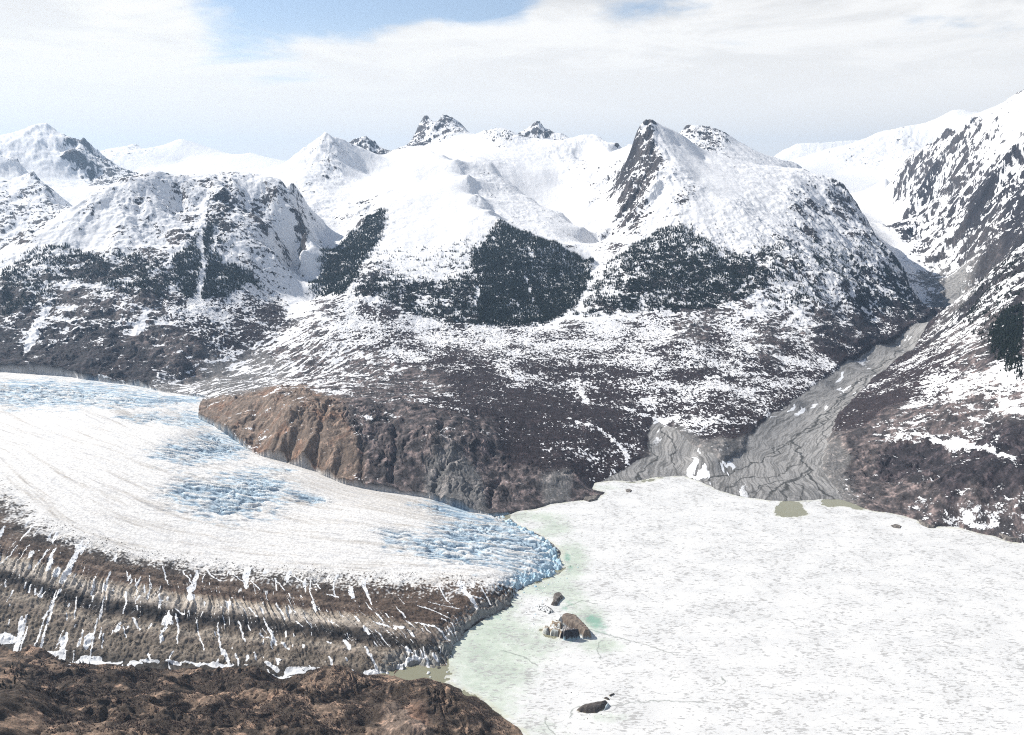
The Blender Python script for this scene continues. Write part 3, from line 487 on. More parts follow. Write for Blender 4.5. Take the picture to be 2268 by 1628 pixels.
# ------------------------------------------------------------------ fine polar sheet
Q = 1.0
def var_axis(knots, dens_):
    """monotone axis: knots and the number of steps between each pair"""
    o = []
    for (a, b), n in zip(zip(knots[:-1], knots[1:]), dens_): o.append(np.linspace(a, b, max(2, int(n * Q)), endpoint=False))
    return np.concatenate(o + [np.array([knots[-1]])])
r2 = math.radians
faz = var_axis([A0, r2(-36), r2(36), A1], [120, 1560, 120])
flr = var_axis([math.log(v) for v in (R0, 700, 1050, 3300, 6500, 16000, R1)], [30, 120, 1020, 560, 340, 50])
FA, FR = len(faz), len(flr)
ia = (faz - A0) / (A1 - A0) * (NA - 1); ir = (flr - clr[0]) / (clr[-1] - clr[0]) * (NR - 1)
def up(fieldc, cubic=False):
    def ax(f, idx, n):
        i = np.clip(np.floor(idx).astype(int), 0, n - 2); t = (idx - i).astype(f32)[:, None]
        if not cubic: return f[i] * (1 - t) + f[i + 1] * t
        p0 = f[np.clip(i - 1, 0, n - 1)]; p1 = f[i]; p2 = f[i + 1]; p3 = f[np.clip(i + 2, 0, n - 1)]
        return p1 + 0.5 * t * (p2 - p0 + t * (2 * p0 - 5 * p1 + 4 * p2 - p3 + t * (3 * (p1 - p2) + p3 - p0)))
    g = ax(fieldc.astype(f32), ir, NR); return np.ascontiguousarray(ax(np.ascontiguousarray(g.T), ia, NA).T)
fr = np.exp(flr).astype(f32)
X = (fr[:, None] * np.sin(faz).astype(f32)[None]); Y = (fr[:, None] * np.cos(faz).astype(f32)[None])
def grad(Z):
    """world gradient of a field on the fine sheet"""
    dr = np.gradient(Z, axis=0) / np.gradient(fr)[:, None]; da = np.gradient(Z, axis=1) / np.gradient(faz)[None] / fr[:, None]
    s = np.sin(faz)[None]; c = np.cos(faz)[None]
    return (dr * s + da * c).astype(f32), (dr * c - da * s).astype(f32)
zl = up(cz_land, True); zg = up(cz_gl, True)
dgl = up(c_gl); dlk = up(c_lk); drv = up(c_rv)
cover = up(FLD[..., 0]); rough = up(FLD[..., 1]); forest = up(FOR); line = up(c_ln)
kinds = [up(FLD[..., 2 + k]) for k in range(6)]
gT = up(c_t); gS = up(c_s); blue = up(c_bl); green = up(c_gr); pool = up(c_pl); teal = up(c_te)
rS = up(c_rs); rN = up(c_rn)
log('fine', FR, FA)
# smooth gradient of the large shape, to steer the gullies
gx0, gy0 = grad(zl); gm = np.sqrt(gx0 ** 2 + gy0 ** 2) + 1e-4
k_ = np.minimum(1, 0.9 / gm)
gx0 *= k_; gy0 *= k_
Z = np.zeros_like(X); REGN = np.zeros(X.shape, np.int8)
edge = np.zeros_like(X); CREV = np.zeros_like(X)
CLEFT = [hits(dens(p, 15)) for p in ([(606,1012),(612,985),(622,955)],[(640,1020),(634,985),(640,950),(652,930)],[(698,1030),(704,985),(712,945),(722,915),(735,900)],[(868,1075),(874,1030),(878,990),(874,950),(858,935)],[(962,1098),(966,1065),(984,1036),(1010,1025)],[(800,1065),(806,1030),(800,990)],[(560,985),(566,950)],[(1085,1125),(1092,1090),(1110,1070)])]
def rg0(a, b): return dgl[a:b] < 0
def heights(a, b):
    x, y = X[a:b], Y[a:b]; r = fr[a:b, None] * np.ones_like(x)
    wob = fbm(x / 90, y / 90, 3, 5) * 12 + fbm(x / 22, y / 22, 2, 9) * 5
    wl = fbm(x / 35, y / 35, 3, 15) * 6
    dl = dlk[a:b] + wl * np.clip(dlk[a:b] * 0 + 1, 0, 1) * sst(-np.abs(dgl[a:b]), -60, -20) * 0.3 + wl * (1 - sst(-np.abs(dgl[a:b]), -60, -20))
    dg = dgl[a:b] + wob * (0.55 + .75 * sst(dlk[a:b], -60, -10))
    ter = sst(dlk[a:b], -70, -15)                      # close to the lake: the calving front
    ro = rough[a:b] * 1.15 + .17 * sst(r, 3800, 5000) * sst(rough[a:b], .12, .45)
    big = sst(r, 2500, 7000)
    # land
    s1 = 330 + 300 * 0
    er = erosion(x, y, gx0[a:b], gy0[a:b], 300.0, 4, 1.5, 1.2)
    er2 = erosion(x + 900, y, gx0[a:b] * .8, gy0[a:b] * .8, 900.0, 2, 1.2, 1.0)
    sl = np.clip(gm[a:b] * 2.0, 0.15, 1.2)
    n1 = fbm(x / 420, y / 420, 4, 21); n2 = ridged(x / 120, y / 120, 4, 31); n3 = ridged(x / 34, y / 34, 4, 41)
    n4 = fbm(x / 9, y / 9, 2, 47)
    dist = sst(r, 1400, 6000)
    dz_ = ro * (er * (6 + 27 * dist) * sl + er2 * (4 + 46 * dist) * sl + n1 * (5 + 26 * dist) + n2 * (2.2 + 10 * dist) + n3 * (1.0 + 1.9 * dist)) + n4 * 0.5
    # joints and knobs on the ice-smoothed rock of the bench and the near hill
    kn = (1 - sst(r, 2600, 3200))
    wx = x + 26 * perlin(x / 60, y / 60, 61) + 8 * perlin(x / 19, y / 19, 62); wy = y + 26 * perlin(x / 60, y / 60, 63) + 8 * perlin(x / 19, y / 19, 64)
    ju = (wx * .8 + wy * .6); jv = (wy * .8 - wx * .6) / 1.7; am = .35 + 1.1 * sst(perlin(x / 130, y / 130, 65), -.3, .4)
    bil = 13 * np.abs(perlin(ju / 120, jv / 120, 66)) + 6 * np.abs(perlin(ju / 50, jv / 50, 67)) + 4.2 * np.abs(perlin(ju / 17, jv / 17, 68)) * am + 2.2 * np.abs(perlin(ju / 7.5, jv / 7.5, 69)) * am
    dz_ += kn * ro * (bil * 1.15 - 4) + (1 - kn) * ro * (bil * 1.2 - 3)
    dz_ += (1 - sst(r, 1350, 1600)) * (fbm(x / 100, y / 100, 3, 561) * 26 + fbm(x / 38, y / 38, 3, 563) * 9)
    flat = sst(-dlk[a:b], 0, 90); z = zl[a:b] + dz_ * flat
    near_b = (r < 2700) & (dgl[a:b] > -420) & (x < 100) & (rg0(a, b))
    if near_b.any():
        xx = x[near_b] + 7 * fbm(x[near_b] / 16, y[near_b] / 16, 2, 571); yy = y[near_b]; cut = np.zeros(xx.shape, f32)
        for h_ in CLEFT: cut = np.maximum(cut, np.exp(-(segs_dist(xx, yy, h_) / 9.0) ** 2))
        z[near_b] -= cut * 10
    # river flats
    dr_ = drv[a:b] + fbm(x / 60, y / 60, 3, 71) * 14
    rv = sst(dr_, -18, 4)
    rn = rN[a:b] / 55 + fbm(x / 150, y / 150, 2, 75) * 1.8; rs = rS[a:b] / 420
    ch = ridged(rn * 1.3, rs * 1.6, 3, 77)
    zr = zl[a:b] + ch * -0.8 + fbm(x / 20, y / 20, 2, 79) * 0.5
    z = z * (1 - rv) + np.where(rv > 0, zr, 0) * rv
    z = np.maximum(z, 0.6 + np.clip(-dl, 0, 200) * 0.02) * (dl < 0) + (dl >= 0) * (-0.3 - np.clip(dl, 0, 40) * 0.1)
    z = z + (dl < 0) * (1 - rv) * np.clip(-dl, 0, 7) * 0.35 * sst(ro, .4, .9)
    # glacier
    t = gT[a:b]; s = gS[a:b] * 260; T = t * 900
    bl = blue[a:b]
    deb = sst(.50 - t + fbm(x / 120, y / 60, 3, 83) * .03, 0, .06)
    fe = sst(x, -420, -200); wv_ = fbm(x / 60, y / 60, 2, 88) * (.9 - .3 * fe); cn = ridged(x / 125 + fbm(x / 90, y / 90, 2, 87) * .8, y / 16 + x / 110 + wv_, 3, 85)        # lens-shaped crevasses
    cn2 = ridged(x / 55, y / 9.5 + x / 60 + wv_, 2, 89)
    crev = (sst(cn, .15, .95) * 12 + sst(cn2, .2, 1) * 6) * bl
    zz = zg[a:b] - crev * (1 - deb * .6)
    zz += (1 - deb) * (ridged(T / 60, s / 260, 2, 91) * 1.0 + fbm(T / 22, s / 90, 2, 93) * 0.35)
    tr = ridged(s / 24 + fbm(T / 90, s / 60, 2, 95) * .7, T / 260, 2, 97, .4)                  # cross ridges of the dirty ice
    band = np.exp(-((t - .30) / .055) ** 2) * 1.1 * sst(gS[a:b], 6, 4.2) + np.exp(-((t - .20) / .05) ** 2) * .3 + np.exp(-((t - .10) / .07) ** 2) * .25
    zz += deb * (tr * 7.5 * band + fbm(x / 45, y / 45, 5, 99, .6) * 8 + fbm(x / 20, y / 20, 4, 98, .65) * 4.5 * sst(.24 - t, -.03, .03) + ridged(s / 13 + fbm(x / 30, y / 30, 2, 100), T / 90, 3, 101, .6) * 2.2 * sst(.2 - t, -.03, .03) + ridged(x / 16, y / 16, 3, 101, .6) * 1.6) * sst(dgl[a:b], 0, 30)
    zz += (np.exp(-((t - .24) / .04) ** 2) * 2.5) * sst(gS[a:b], 6.5, 4)
    blk = ridged(x / 26 + y / 70, y / 20, 2, 103)                                        # broken front
    front = ter * sst(dg, 60, 5)
    zz -= front * (sst(blk, .1, .8) * 9 + sst(ridged(x / 11, y / 9, 2, 105), .2, .9) * 4)
    cliff = sst(dg + fbm(x / 14, y / 14, 2, 107) * 5, 0, 9)
    mar = sst(dg, 0, 26)                                                                 # ice thins to its side margins
    lo = np.where(ter > .5, -0.5, np.minimum(z, zg[a:b] - 1.5))
    zi = lo + (np.maximum(zz, lo + .4) - lo) * np.where(ter > .5, cliff, mar)
    ig = dg > 0
    Z[a:b] = np.where(ig, zi, z)
    rg = np.where(ig, 1, np.where(dl > 0, 2, np.where(dr_ > -2, 3, 0)))
    REGN[a:b] = rg; edge[a:b] = np.where(ig, dg, np.where(rg == 2, dl, np.abs(dr_))); CREV[a:b] = crev
pmap(heights, FR, 24); log('heights')
GXf, GYf = grad(Z); SL = np.sqrt(GXf ** 2 + GYf ** 2)
def box1(A, n, axis):
    c = np.cumsum(np.concatenate([np.repeat(np.take(A, [0], axis), n + 1, axis), A, np.repeat(np.take(A, [-1], axis), n, axis)], axis), axis, dtype=np.float64)
    m = A.shape[axis]; return ((np.take(c, range(2 * n + 1, 2 * n + 1 + m), axis) - np.take(c, range(0, m), axis)) / (2 * n + 1)).astype(f32)
Zb = box1(box1(Z, max(2, int(7 * Q)), 0), max(2, int(10 * Q)), 1)
CURV = (Z - Zb) / (fr[:, None] * 0.001 * 7)      # + on crests, - in hollows
log('slope')
SLb = np.hypot(*grad(Zb)); NZ = np.zeros_like(X)
def snow_noise(a, b):
    x, y = X[a:b], Y[a:b]; dist = sst(fr[a:b, None] * np.ones_like(x), 1800, 6500); zz = zl[a:b]
    nA = fbm(x / 160, y / 160, 5, 111, .6)
    led = fbm(x / 120 + nA * .8, (y + 1.5 * zz) / 60 + nA * .8, 5, 151, .68); patch = fbm(x / 22, (y + zz) / 30, 4, 152, .75)
    er = erosion(x, y, gx0[a:b], gy0[a:b], 210.0, 3, 1.9, 1.2)
    strk = fbm((x * .9 - y * .42) / 20, (x * .42 + y * .9) / 130, 4, 591, .6) * sst(np.abs(x + 980), 650, 250) * sst(np.abs(y - 3250), 800, 400)
    rel = np.clip((SL[a:b] - SLb[a:b]) / .55, -1.2, 1.6); rel2 = np.clip((SLb[a:b] - gm[a:b]) / .35, -1.3, 1.6)
    kb = sst(kinds[0][a:b], .35, .75); fine = perlin(x / 7, y / 10, 153) * .9 + perlin(x / 13, y / 17, 154) * .6
    NZ[a:b] = strk * 1.7 + fine * kb * .75 - led * .15 * kb + fbm(x / 260, y / 200, 3, 156) * .7 * kb + nA * 1.0 + led * .85 + patch * 1.15 - er * .22 * sst(gm[a:b], .25, .6) - rel * .36 - rel2 * .32 - np.clip(CURV[a:b], -1.3, 1.3) * .20
pmap(snow_noise, FR, 24)
msk = (REGN == 0) & (rough > .3); NZ = (NZ - float(NZ[msk].mean())) / float(NZ[msk].std()); log('snow noise')
PAL = np.array([(.036,.029,.032),(.056,.051,.053),(.185,.142,.114),(.160,.155,.152),(.068,.052,.041),(.026,.024,.028)], f32)
RGB = np.zeros(X.shape + (3,), f32); SNOW = np.zeros_like(X)
def col3(c): return np.array(c, f32)
def lerp(a, b, w): return a + (b - a) * w[..., None]
V2 = lambda cx0, cy0: (cx0 * .5, 841.6 + cy0 * .5)
STRK = [(3,250,940,200,1060,150,1200),(5,270,935,235,1000,180,1190),(3,340,970,330,1060),(3.5,430,1060,415,1140,400,1230),(4,490,850,480,880,465,940),(2.5,130,730,80,810),(3.5,210,750,190,790,150,850),(2.5,75,740,0,830),(3.5,425,870,405,960),(3,720,830,745,910),(3.5,810,850,860,915),(4,905,830,940,870,980,890),(3,1010,850,1090,900),
 (4,780,1050,792,1110,785,1170),(2.5,870,1070,880,1130,905,1200),(3.5,965,1080,970,1150,985,1215),(4,1170,1065,1195,1120,1225,1180),(3.5,1060,1080,1085,1170),(9,1528,1155,1548,1192),(6,1612,1108,1635,1138),(7,1620,1190,1650,1240,1675,1290),(8,1660,1085,1720,1100,1790,1115),(9,1765,1275,1800,1240,1860,1220),(7,1800,1190,1855,1225),(6,1922,1218,1938,1238),
 (3,1850,1005,1920,1022,1990,1055),(4.5,1840,1075,1930,1100,2010,1150),(2.5,1900,990,2030,1010),(8,1385,985,1400,1028),(2.5,560,850,570,890),(7,1252,1168,1280,1200),(5,1150,1130,1190,1150),(5,592,1062,620,1110),(6,620,1245,700,1250),(6,740,1247,800,1255),(6,1110,1300,1240,1305,1350,1315),(9,1180,1252,1230,1280),(8,1020,1285,1080,1300),(5,500,1255,540,1250),(3,280,1120,250,1190),(4,225,1010,190,1060),(3,120,1050,95,1150),(3,545,1100,560,1150),(4,655,1210,668,1250),(3,1420,930,1400,900),(3,1300,870,1350,900),(3,1110,890,1150,930),(3,1215,880,1260,930),(2.5,660,870,672,930),(2.5,600,880,610,960),(3,1100,1010,1140,1060),(4,1310,1075,1340,1100),(5,1450,950,1500,962),(3,560,1000,545,1040),(2.5,460,1130,450,1190),(4,780,1025,820,1050),(3,1955,1060,2025,1080),(3,2050,955,2150,970)]
ST_ = []
for q in STRK:
    h_ = hits(dens([V2(q[k], q[k + 1]) for k in range(1, len(q), 2)], 14))
    if len(h_) > 1: ST_.append((q[0], h_))
def streaks(x, y, r):
    m = (r < 2300) & (x < 60); o = np.zeros(x.shape, f32)
    if not m.any(): return o
    xx = x[m] + 3 * fbm(x[m] / 11, y[m] / 11, 3, 611); yy = y[m] + 3 * fbm(x[m] / 11, y[m] / 11, 3, 617); v = np.zeros(xx.shape, f32)
    for wd, h_ in ST_: v = np.maximum(v, sst(segs_dist(xx, yy, h_), wd * .62, wd * .25))
    o[m] = v * .85; return o
def colours(a, b):
    x, y = X[a:b], Y[a:b]; z = Z[a:b]; rg = REGN[a:b]; sl = SL[a:b]; cu = CURV[a:b]; r = fr[a:b, None] * np.ones_like(x)
    dist = sst(r, 1800, 6500)
    nA = fbm(x / 160, y / 160, 5, 111, .6); nB = fbm(x / 28, y / 28, 4, 121, .65); nC = perlin(x / 6, y / 6, 131)
    fo_ = forest[a:b]
    kw = [np.maximum(kinds[k][a:b] + (nA * .45 + nB * .15) * (1 if k % 2 else -1) * (kinds[k][a:b] > .02), 0) ** 2 for k in range(6)]; tot = sum(kw) + 1e-6
    base = sum(kw[k][..., None] * PAL[k] for k in range(6)) / tot[..., None]
    base = base * (1 + .45 * nB + .25 * nC)[..., None]
    warm = sst(fbm(x / 70, y / 70, 3, 141), .05, .35)
    k2 = kw[2] / tot; k4 = kw[4] / tot; k1 = kw[1] / tot; k5 = kw[5] / tot
    base = lerp(base, base * col3((1.12, .86, .74)), warm * k2 * .6)
    base = lerp(base, base * col3((2.9, 2.75, 2.6)), sst(nB * .7 + nA * 1.3 + fbm(x / 60, y / 60, 4, 146) * .9, .0, .35) * k4)
    base = lerp(base, base * col3((3.1, 2.8, 2.6)), sst(ridged(x / 50, y / 50, 3, 145) + nB * .8, .2, .9) * (k1 + .6 * k5) * (1 - dist) * .8)
    base = lerp(base, base * col3((2.2, 2.0, 1.9)), sst(nB + nC * .4, .1, .5) * (1 - sst(fo_, .2, .5)) * .6)
    base = lerp(base, col3((.12, .07, .055)) + 0 * base, k5 * (1 - dist) * sst(nA, .1, .5) * .5)
    # snow lies on the gentle ground and in hollows
    cv = cover[a:b]
    cvn = np.clip(cv, .012, .992); S = .515 + (NZ[a:b] + .70 * np.log(cvn / (1 - cvn)) - .22 * sst(cv, .9, .75) - .30 * sst(cv, .38, .12)) * .16 - sst(gm[a:b], 1.3, 2.2) * .2
    fo = forest[a:b]
    S -= sst(fo, .25, .9) * .05
    S += line[a:b] * .8
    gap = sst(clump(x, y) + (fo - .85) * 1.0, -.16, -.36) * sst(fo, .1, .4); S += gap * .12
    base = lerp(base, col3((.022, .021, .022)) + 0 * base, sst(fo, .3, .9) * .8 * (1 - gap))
    S = np.where(r < 1900, np.where(kw[4] + kw[2] > .5 * tot, S - .08, S), S)
    # river gravel
    braid = braid_c(x, y); rn = rN[a:b] / 24 + fbm(x / 170, y / 170, 3, 75) * 1.4; rs = rS[a:b] / 520
    ch = ridged(rn * .8, rs * 1.7, 3, 77, .6); ch2 = ridged(rn * 2.6, rs * 3.4, 2, 78)
    riv = col3((.20, .195, .19)) * (1 + .22 * nB + .2 * nC)[..., None]
    riv = lerp(riv, col3((.36, .35, .34)) + 0 * riv, sst(ch2, .2, .7) * .8)
    riv = lerp(riv, col3((.055, .056, .055)) + 0 * riv, np.clip(braid + .55 * sst(ridged(rn * 1.3 + 3, rs * 1.5, 3, 79, .6), .62, .78), 0, 1) * .93)
    riv = lerp(riv, col3((.11, .11, .11)) + 0 * riv, sst(edge[a:b] * 0 + z, 3.2, 1.2) * sst(nB, -.2, .3) * .6)
    Sr = .14 + sst(fbm(rn / 1.6, rs * 2.2, 4, 153, .6), .16, .34) * .62 + nB * .25
    R = lerp(base, riv, (rg == 3).astype(f32)); S = np.where(rg == 3, np.minimum(Sr, .2 + cv * 2), S)
    # glacier
    t = gT[a:b]; s = gS[a:b] * 260; T = t * 900; bl = blue[a:b]; gs = gS[a:b]
    flow = fbm(T / 22 + nA * .4, s / 420, 4, 161, .65); fl2 = fbm(T / 7, s / 160, 3, 165, .6)
    ice = col3((.76, .745, .72)) + np.zeros_like(R)
    ice = lerp(ice, col3((.50, .465, .42)) + 0 * ice, np.clip(sst(flow + fl2 * .5, -.1, .6) * .75 + sst(t + flow * .12, .74, .95) * sst(gs, 1.6, 3.4) * .45, 0, .85))
    ice = lerp(ice, col3((.30, .27, .24)) + 0 * ice, sst(fl2 + flow * .7, .36, .8) * .55)
    crev = CREV[a:b]
    fe = sst(x, -420, -200); wv_ = fbm(x / 60, y / 60, 2, 88) * (.9 - .3 * fe); cn = ridged(x / 125 + fbm(x / 90, y / 90, 2, 87) * .8, y / 16 + x / 110 + wv_, 3, 85); cn2 = ridged(x / 55, y / 9.5 + x / 60 + wv_, 2, 89)
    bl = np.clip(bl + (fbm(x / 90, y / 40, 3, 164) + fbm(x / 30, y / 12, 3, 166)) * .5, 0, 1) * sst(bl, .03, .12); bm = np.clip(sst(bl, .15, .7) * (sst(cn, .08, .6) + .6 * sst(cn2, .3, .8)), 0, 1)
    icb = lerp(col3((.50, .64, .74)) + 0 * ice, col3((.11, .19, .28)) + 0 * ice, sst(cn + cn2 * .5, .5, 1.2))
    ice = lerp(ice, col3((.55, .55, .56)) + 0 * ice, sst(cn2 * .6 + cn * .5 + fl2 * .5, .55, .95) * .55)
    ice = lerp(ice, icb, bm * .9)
    front = sst(dlk[a:b], -60, -10) * sst(t, .40, .46)
    ice = lerp(ice, col3((.44, .62, .73)) + 0 * ice, np.clip(front * sst(sl, .5, 1.2), 0, .9))
    # debris
    mott = fbm(x / 60, y / 40, 4, 171, .6)
    deb = sst(.47 - t + mott * .035 + fl2 * .012, -.035, .03)
    speck = sst(nC + nB * .6 + fl2 * .5, .05, .35)
    lin = fbm(T / 9, s / 300, 3, 177, .6); rib = ridged(s / 24 + fbm(T / 90, s / 60, 2, 95) * .7, T / 260, 2, 97, .4)
    tk = t + mott * .016 + lin * .008; KT = [0, .03, .06, .09, .125, .155, .18, .205, .226, .25, .272, .30, .328, .345, .362, .378, .392, .41, .43, .46]
    KC = [(.06,.055,.05),(.10,.085,.07),(.22,.185,.15),(.15,.125,.10),(.20,.165,.135),(.29,.25,.205),(.17,.14,.112),(.06,.05,.044),(.026,.024,.024),(.07,.06,.052),(.34,.30,.26),(.45,.405,.35),(.34,.29,.235),(.12,.085,.066),(.065,.047,.038),(.18,.135,.105),(.07,.05,.04),(.13,.10,.08),(.065,.053,.046),(.10,.088,.078)]
    dc = np.stack([np.interp(tk, KT, [c[q] for c in KC]) for q in range(3)], -1).astype(f32)
    brn = sst(gs, 3.4, 5.4); dc = lerp(dc, np.minimum(dc, 9) * 0 + col3((.10, .072, .056)) * (1 + 1.2 * lin + .5 * mott)[..., None], brn * sst(t, .24, .27) * .85)
    inz = np.exp(-((t - .30) / .05) ** 2) * (1 - brn); dc = lerp(dc, dc * .42, inz * sst(-rib + fl2 * .4, .0, .6))
    dc = lerp(dc, dc * .5, sst(mott + nB, .1, .5) * .7 * (1 - inz)); dc = lerp(dc, dc * 1.6, sst(-mott - nB, .1, .5) * .6)
    dc = dc * (1 + .25 * nC + .3 * nB)[..., None]
    gcol = lerp(ice, dc, np.clip(sst((nC * .8 + nB * .9) * .9 * 1.5 + (.455 - t + mott * .04) / .038, -.15, .55), 0, 1))
    fsl = sst(dlk[a:b], -60, -8) * sst(t, .44, .40) * sst(sl, .6, 1.3)
    gcol = lerp(gcol, col3((.36, .37, .36)) + 0 * gcol, fsl * .7)
    # snow left in the cross crevasses of the debris, and at its foot
    st = perlin(s / 11 + fbm(T / 80, s / 60, 3, 181) * 1.6, T / 110, 183)
    st2 = perlin(s / 46 + 7, T / 120, 187) 
    gate = sst(perlin(s / 70, T / 45, 189), -.02, .18)
    lm = sst(deb, .4, .8)
    Sg = .1 + lm * np.maximum(sst(st + nB * .12, .42, .52) * gate * .9, sst(st2 + nB * .3, .46, .56) * .85 * sst(nA, -.1, .1)) 
    Sg = np.maximum(Sg, streaks(x, y, r)); rb2 = ridged(s / 17 + fbm(T / 90, s / 60, 2, 95) * .9, T / 200, 1, 99); Sg = np.maximum(Sg, (.1 + .62 * sst(rb2, .86, .97)) * sst(t, .13, .2) * sst(t, .43, .38) * sst(gs, 6.2, 4.5) * sst(perlin(s / 50, T / 60, 193), -.15, .1))
    foot = sst(t, .05, .015) * sst(nA + fbm(x / 60, y / 25, 3, 191), .05, .3)
    Sg = np.maximum(Sg, .1 + foot * .8) + nB * .05
    gm_ = rg == 1
    R = np.where(gm_[..., None], gcol, R); S = np.where(gm_, Sg, S)
    mg = sst(-np.minimum(dgl[a:b], 0), 9, 2) * (rg == 0) * sst(x, 350, -100)
    S = np.maximum(S, mg * (.40 + .9 * nA) * sst(y, 1900, 2300))
    RGB[a:b] = R; SNOW[a:b] = S
pmap(colours, FR, 24); log('colours')
# ------------------------------------------------------------------ materials
def new_mat(name):
    m = bpy.data.materials.new(name); m.use_nodes = True; m.node_tree.nodes.clear(); return m
def surf(m, col, rough=.85, bump=None, bstr=.4, bdist=1.0, spec=.2):
    t = m.node_tree; b = nd(t, 'ShaderNodeBsdfPrincipled'); o = nd(t, 'ShaderNodeOutputMaterial')
    if isinstance(col, tuple): b.inputs['Base Color'].default_value = col + (1,)
    else: t.links.new(col, b.inputs['Base Color'])
    if isinstance(rough, (int, float)): b.inputs['Roughness'].default_value = rough
    else: t.links.new(rough, b.inputs['Roughness'])
    b.inputs['Specular IOR Level'].default_value = spec
    if bump is not None:
        bp = nd(t, 'ShaderNodeBump'); bp.inputs['Strength'].default_value = bstr; bp.inputs['Distance'].default_value = bdist
        t.links.new(bump, bp.inputs['Height']); t.links.new(bp.outputs[0], b.inputs['Normal'])
    t.links.new(b.outputs[0], o.inputs[0]); return b
def ground_mat(name, snowc=(.84, .84, .85), f1=.11, f2=.45, bs=.5, speck=.25):
    m = new_mat(name); t = m.node_tree
    at = nd(t, 'ShaderNodeAttribute', attribute_name='Col'); an = nd(t, 'ShaderNodeAttribute', attribute_name='snow')
    g = nd(t, 'ShaderNodeNewGeometry'); pos = g.outputs['Position']
    n1 = noise_n(t, pos, f1, 5, .65); n2 = noise_n(t, pos, f2, 3, .6)
    v = math_n(t, 'ADD', an.outputs['Fac'], math_n(t, 'MULTIPLY', math_n(t, 'SUBTRACT', n1, .5), speck * 2))
    sm = ramp(t, v, .47, .56)
    var = math_n(t, 'MULTIPLY_ADD', n1, 1.5, .25)
    sc = nd(t, 'ShaderNodeVectorMath', operation='SCALE'); t.links.new(at.outputs['Color'], sc.inputs[0]); t.links.new(var, sc.inputs[3])
    col = mixc(t, sm, sc.outputs[0], snowc)
    bh = math_n(t, 'MULTIPLY', math_n(t, 'ADD', n1, math_n(t, 'MULTIPLY', n2, .3)), math_n(t, 'SUBTRACT', 1.0, math_n(t, 'MULTIPLY', sm, .8)))
    surf(m, col, .85, bh, bs, 4.0, .15); return m
M_ROCK = ground_mat('rock_and_snow'); M_BRUSH = ground_mat('brush_and_snow', speck=.42, f1=.2)
M_HILL = ground_mat('brown_tundra', f1=.16, f2=.6, bs=.8, speck=.1)
M_ICE = ground_mat('glacier_ice', (.84, .85, .86), .16, .5, .35, .08); M_GRAV = ground_mat('river_gravel', (.82, .83, .85), .2, .8, .3, .1)
def lake_mat():
    m = new_mat('frozen_lake_ice'); t = m.node_tree
    g = nd(t, 'ShaderNodeNewGeometry'); pos = g.outputs['Position']
    at = nd(t, 'ShaderNodeAttribute', attribute_name='Col')
    mp = nd(t, 'ShaderNodeMapping'); t.links.new(pos, mp.inputs[0]); mp.inputs['Rotation'].default_value = (0, 0, .22); mp.inputs['Scale'].default_value = (.35, 1, 1)
    fl = noise_n(t, mp.outputs[0], .26, 2, .55, .6); gate = noise_n(t, pos, .012, 3, .6); ga2 = noise_n(t, pos, .05, 2, .5)
    thr = math_n(t, 'ADD', fl, math_n(t, 'MULTIPLY', math_n(t, 'ADD', math_n(t, 'SUBTRACT', gate, .5), math_n(t, 'SUBTRACT', ga2, .5)), .42))
    fm = ramp(t, thr, .575, .635)
    soft = noise_n(t, mp.outputs[0], .03, 5, .6)
    c = mixc(t, ramp(t, math_n(t, 'ADD', math_n(t, 'MULTIPLY', soft, .6), math_n(t, 'MULTIPLY', gate, .4)), .38, .62), (.72, .715, .70), (.64, .638, .628))
    s = nd(t, 'ShaderNodeMix'); s.data_type = 'RGBA'; s.blend_type = 'MULTIPLY'; s.inputs[0].default_value = 1
    t.links.new(c, s.inputs[6]); t.links.new(at.outputs['Color'], s.inputs[7])
    c2 = mixc(t, math_n(t, 'MULTIPLY', fm, .8), s.outputs[2], (.36, .355, .345))
    surf(m, c2, .6, noise_n(t, mp.outputs[0], .15, 5, .6), .5, 1.0, .3); return m
M_LAKE = lake_mat()
def water_mat():
    m = new_mat('silty_water'); t = m.node_tree; g = nd(t, 'ShaderNodeNewGeometry')
    c = mixc(t, noise_n(t, g.outputs['Position'], .03, 3), (.22, .215, .14), (.28, .27, .19))
    surf(m, c, .12, noise_n(t, g.outputs['Position'], .5, 3), .05, .3, .5); return m
M_WATER = water_mat()
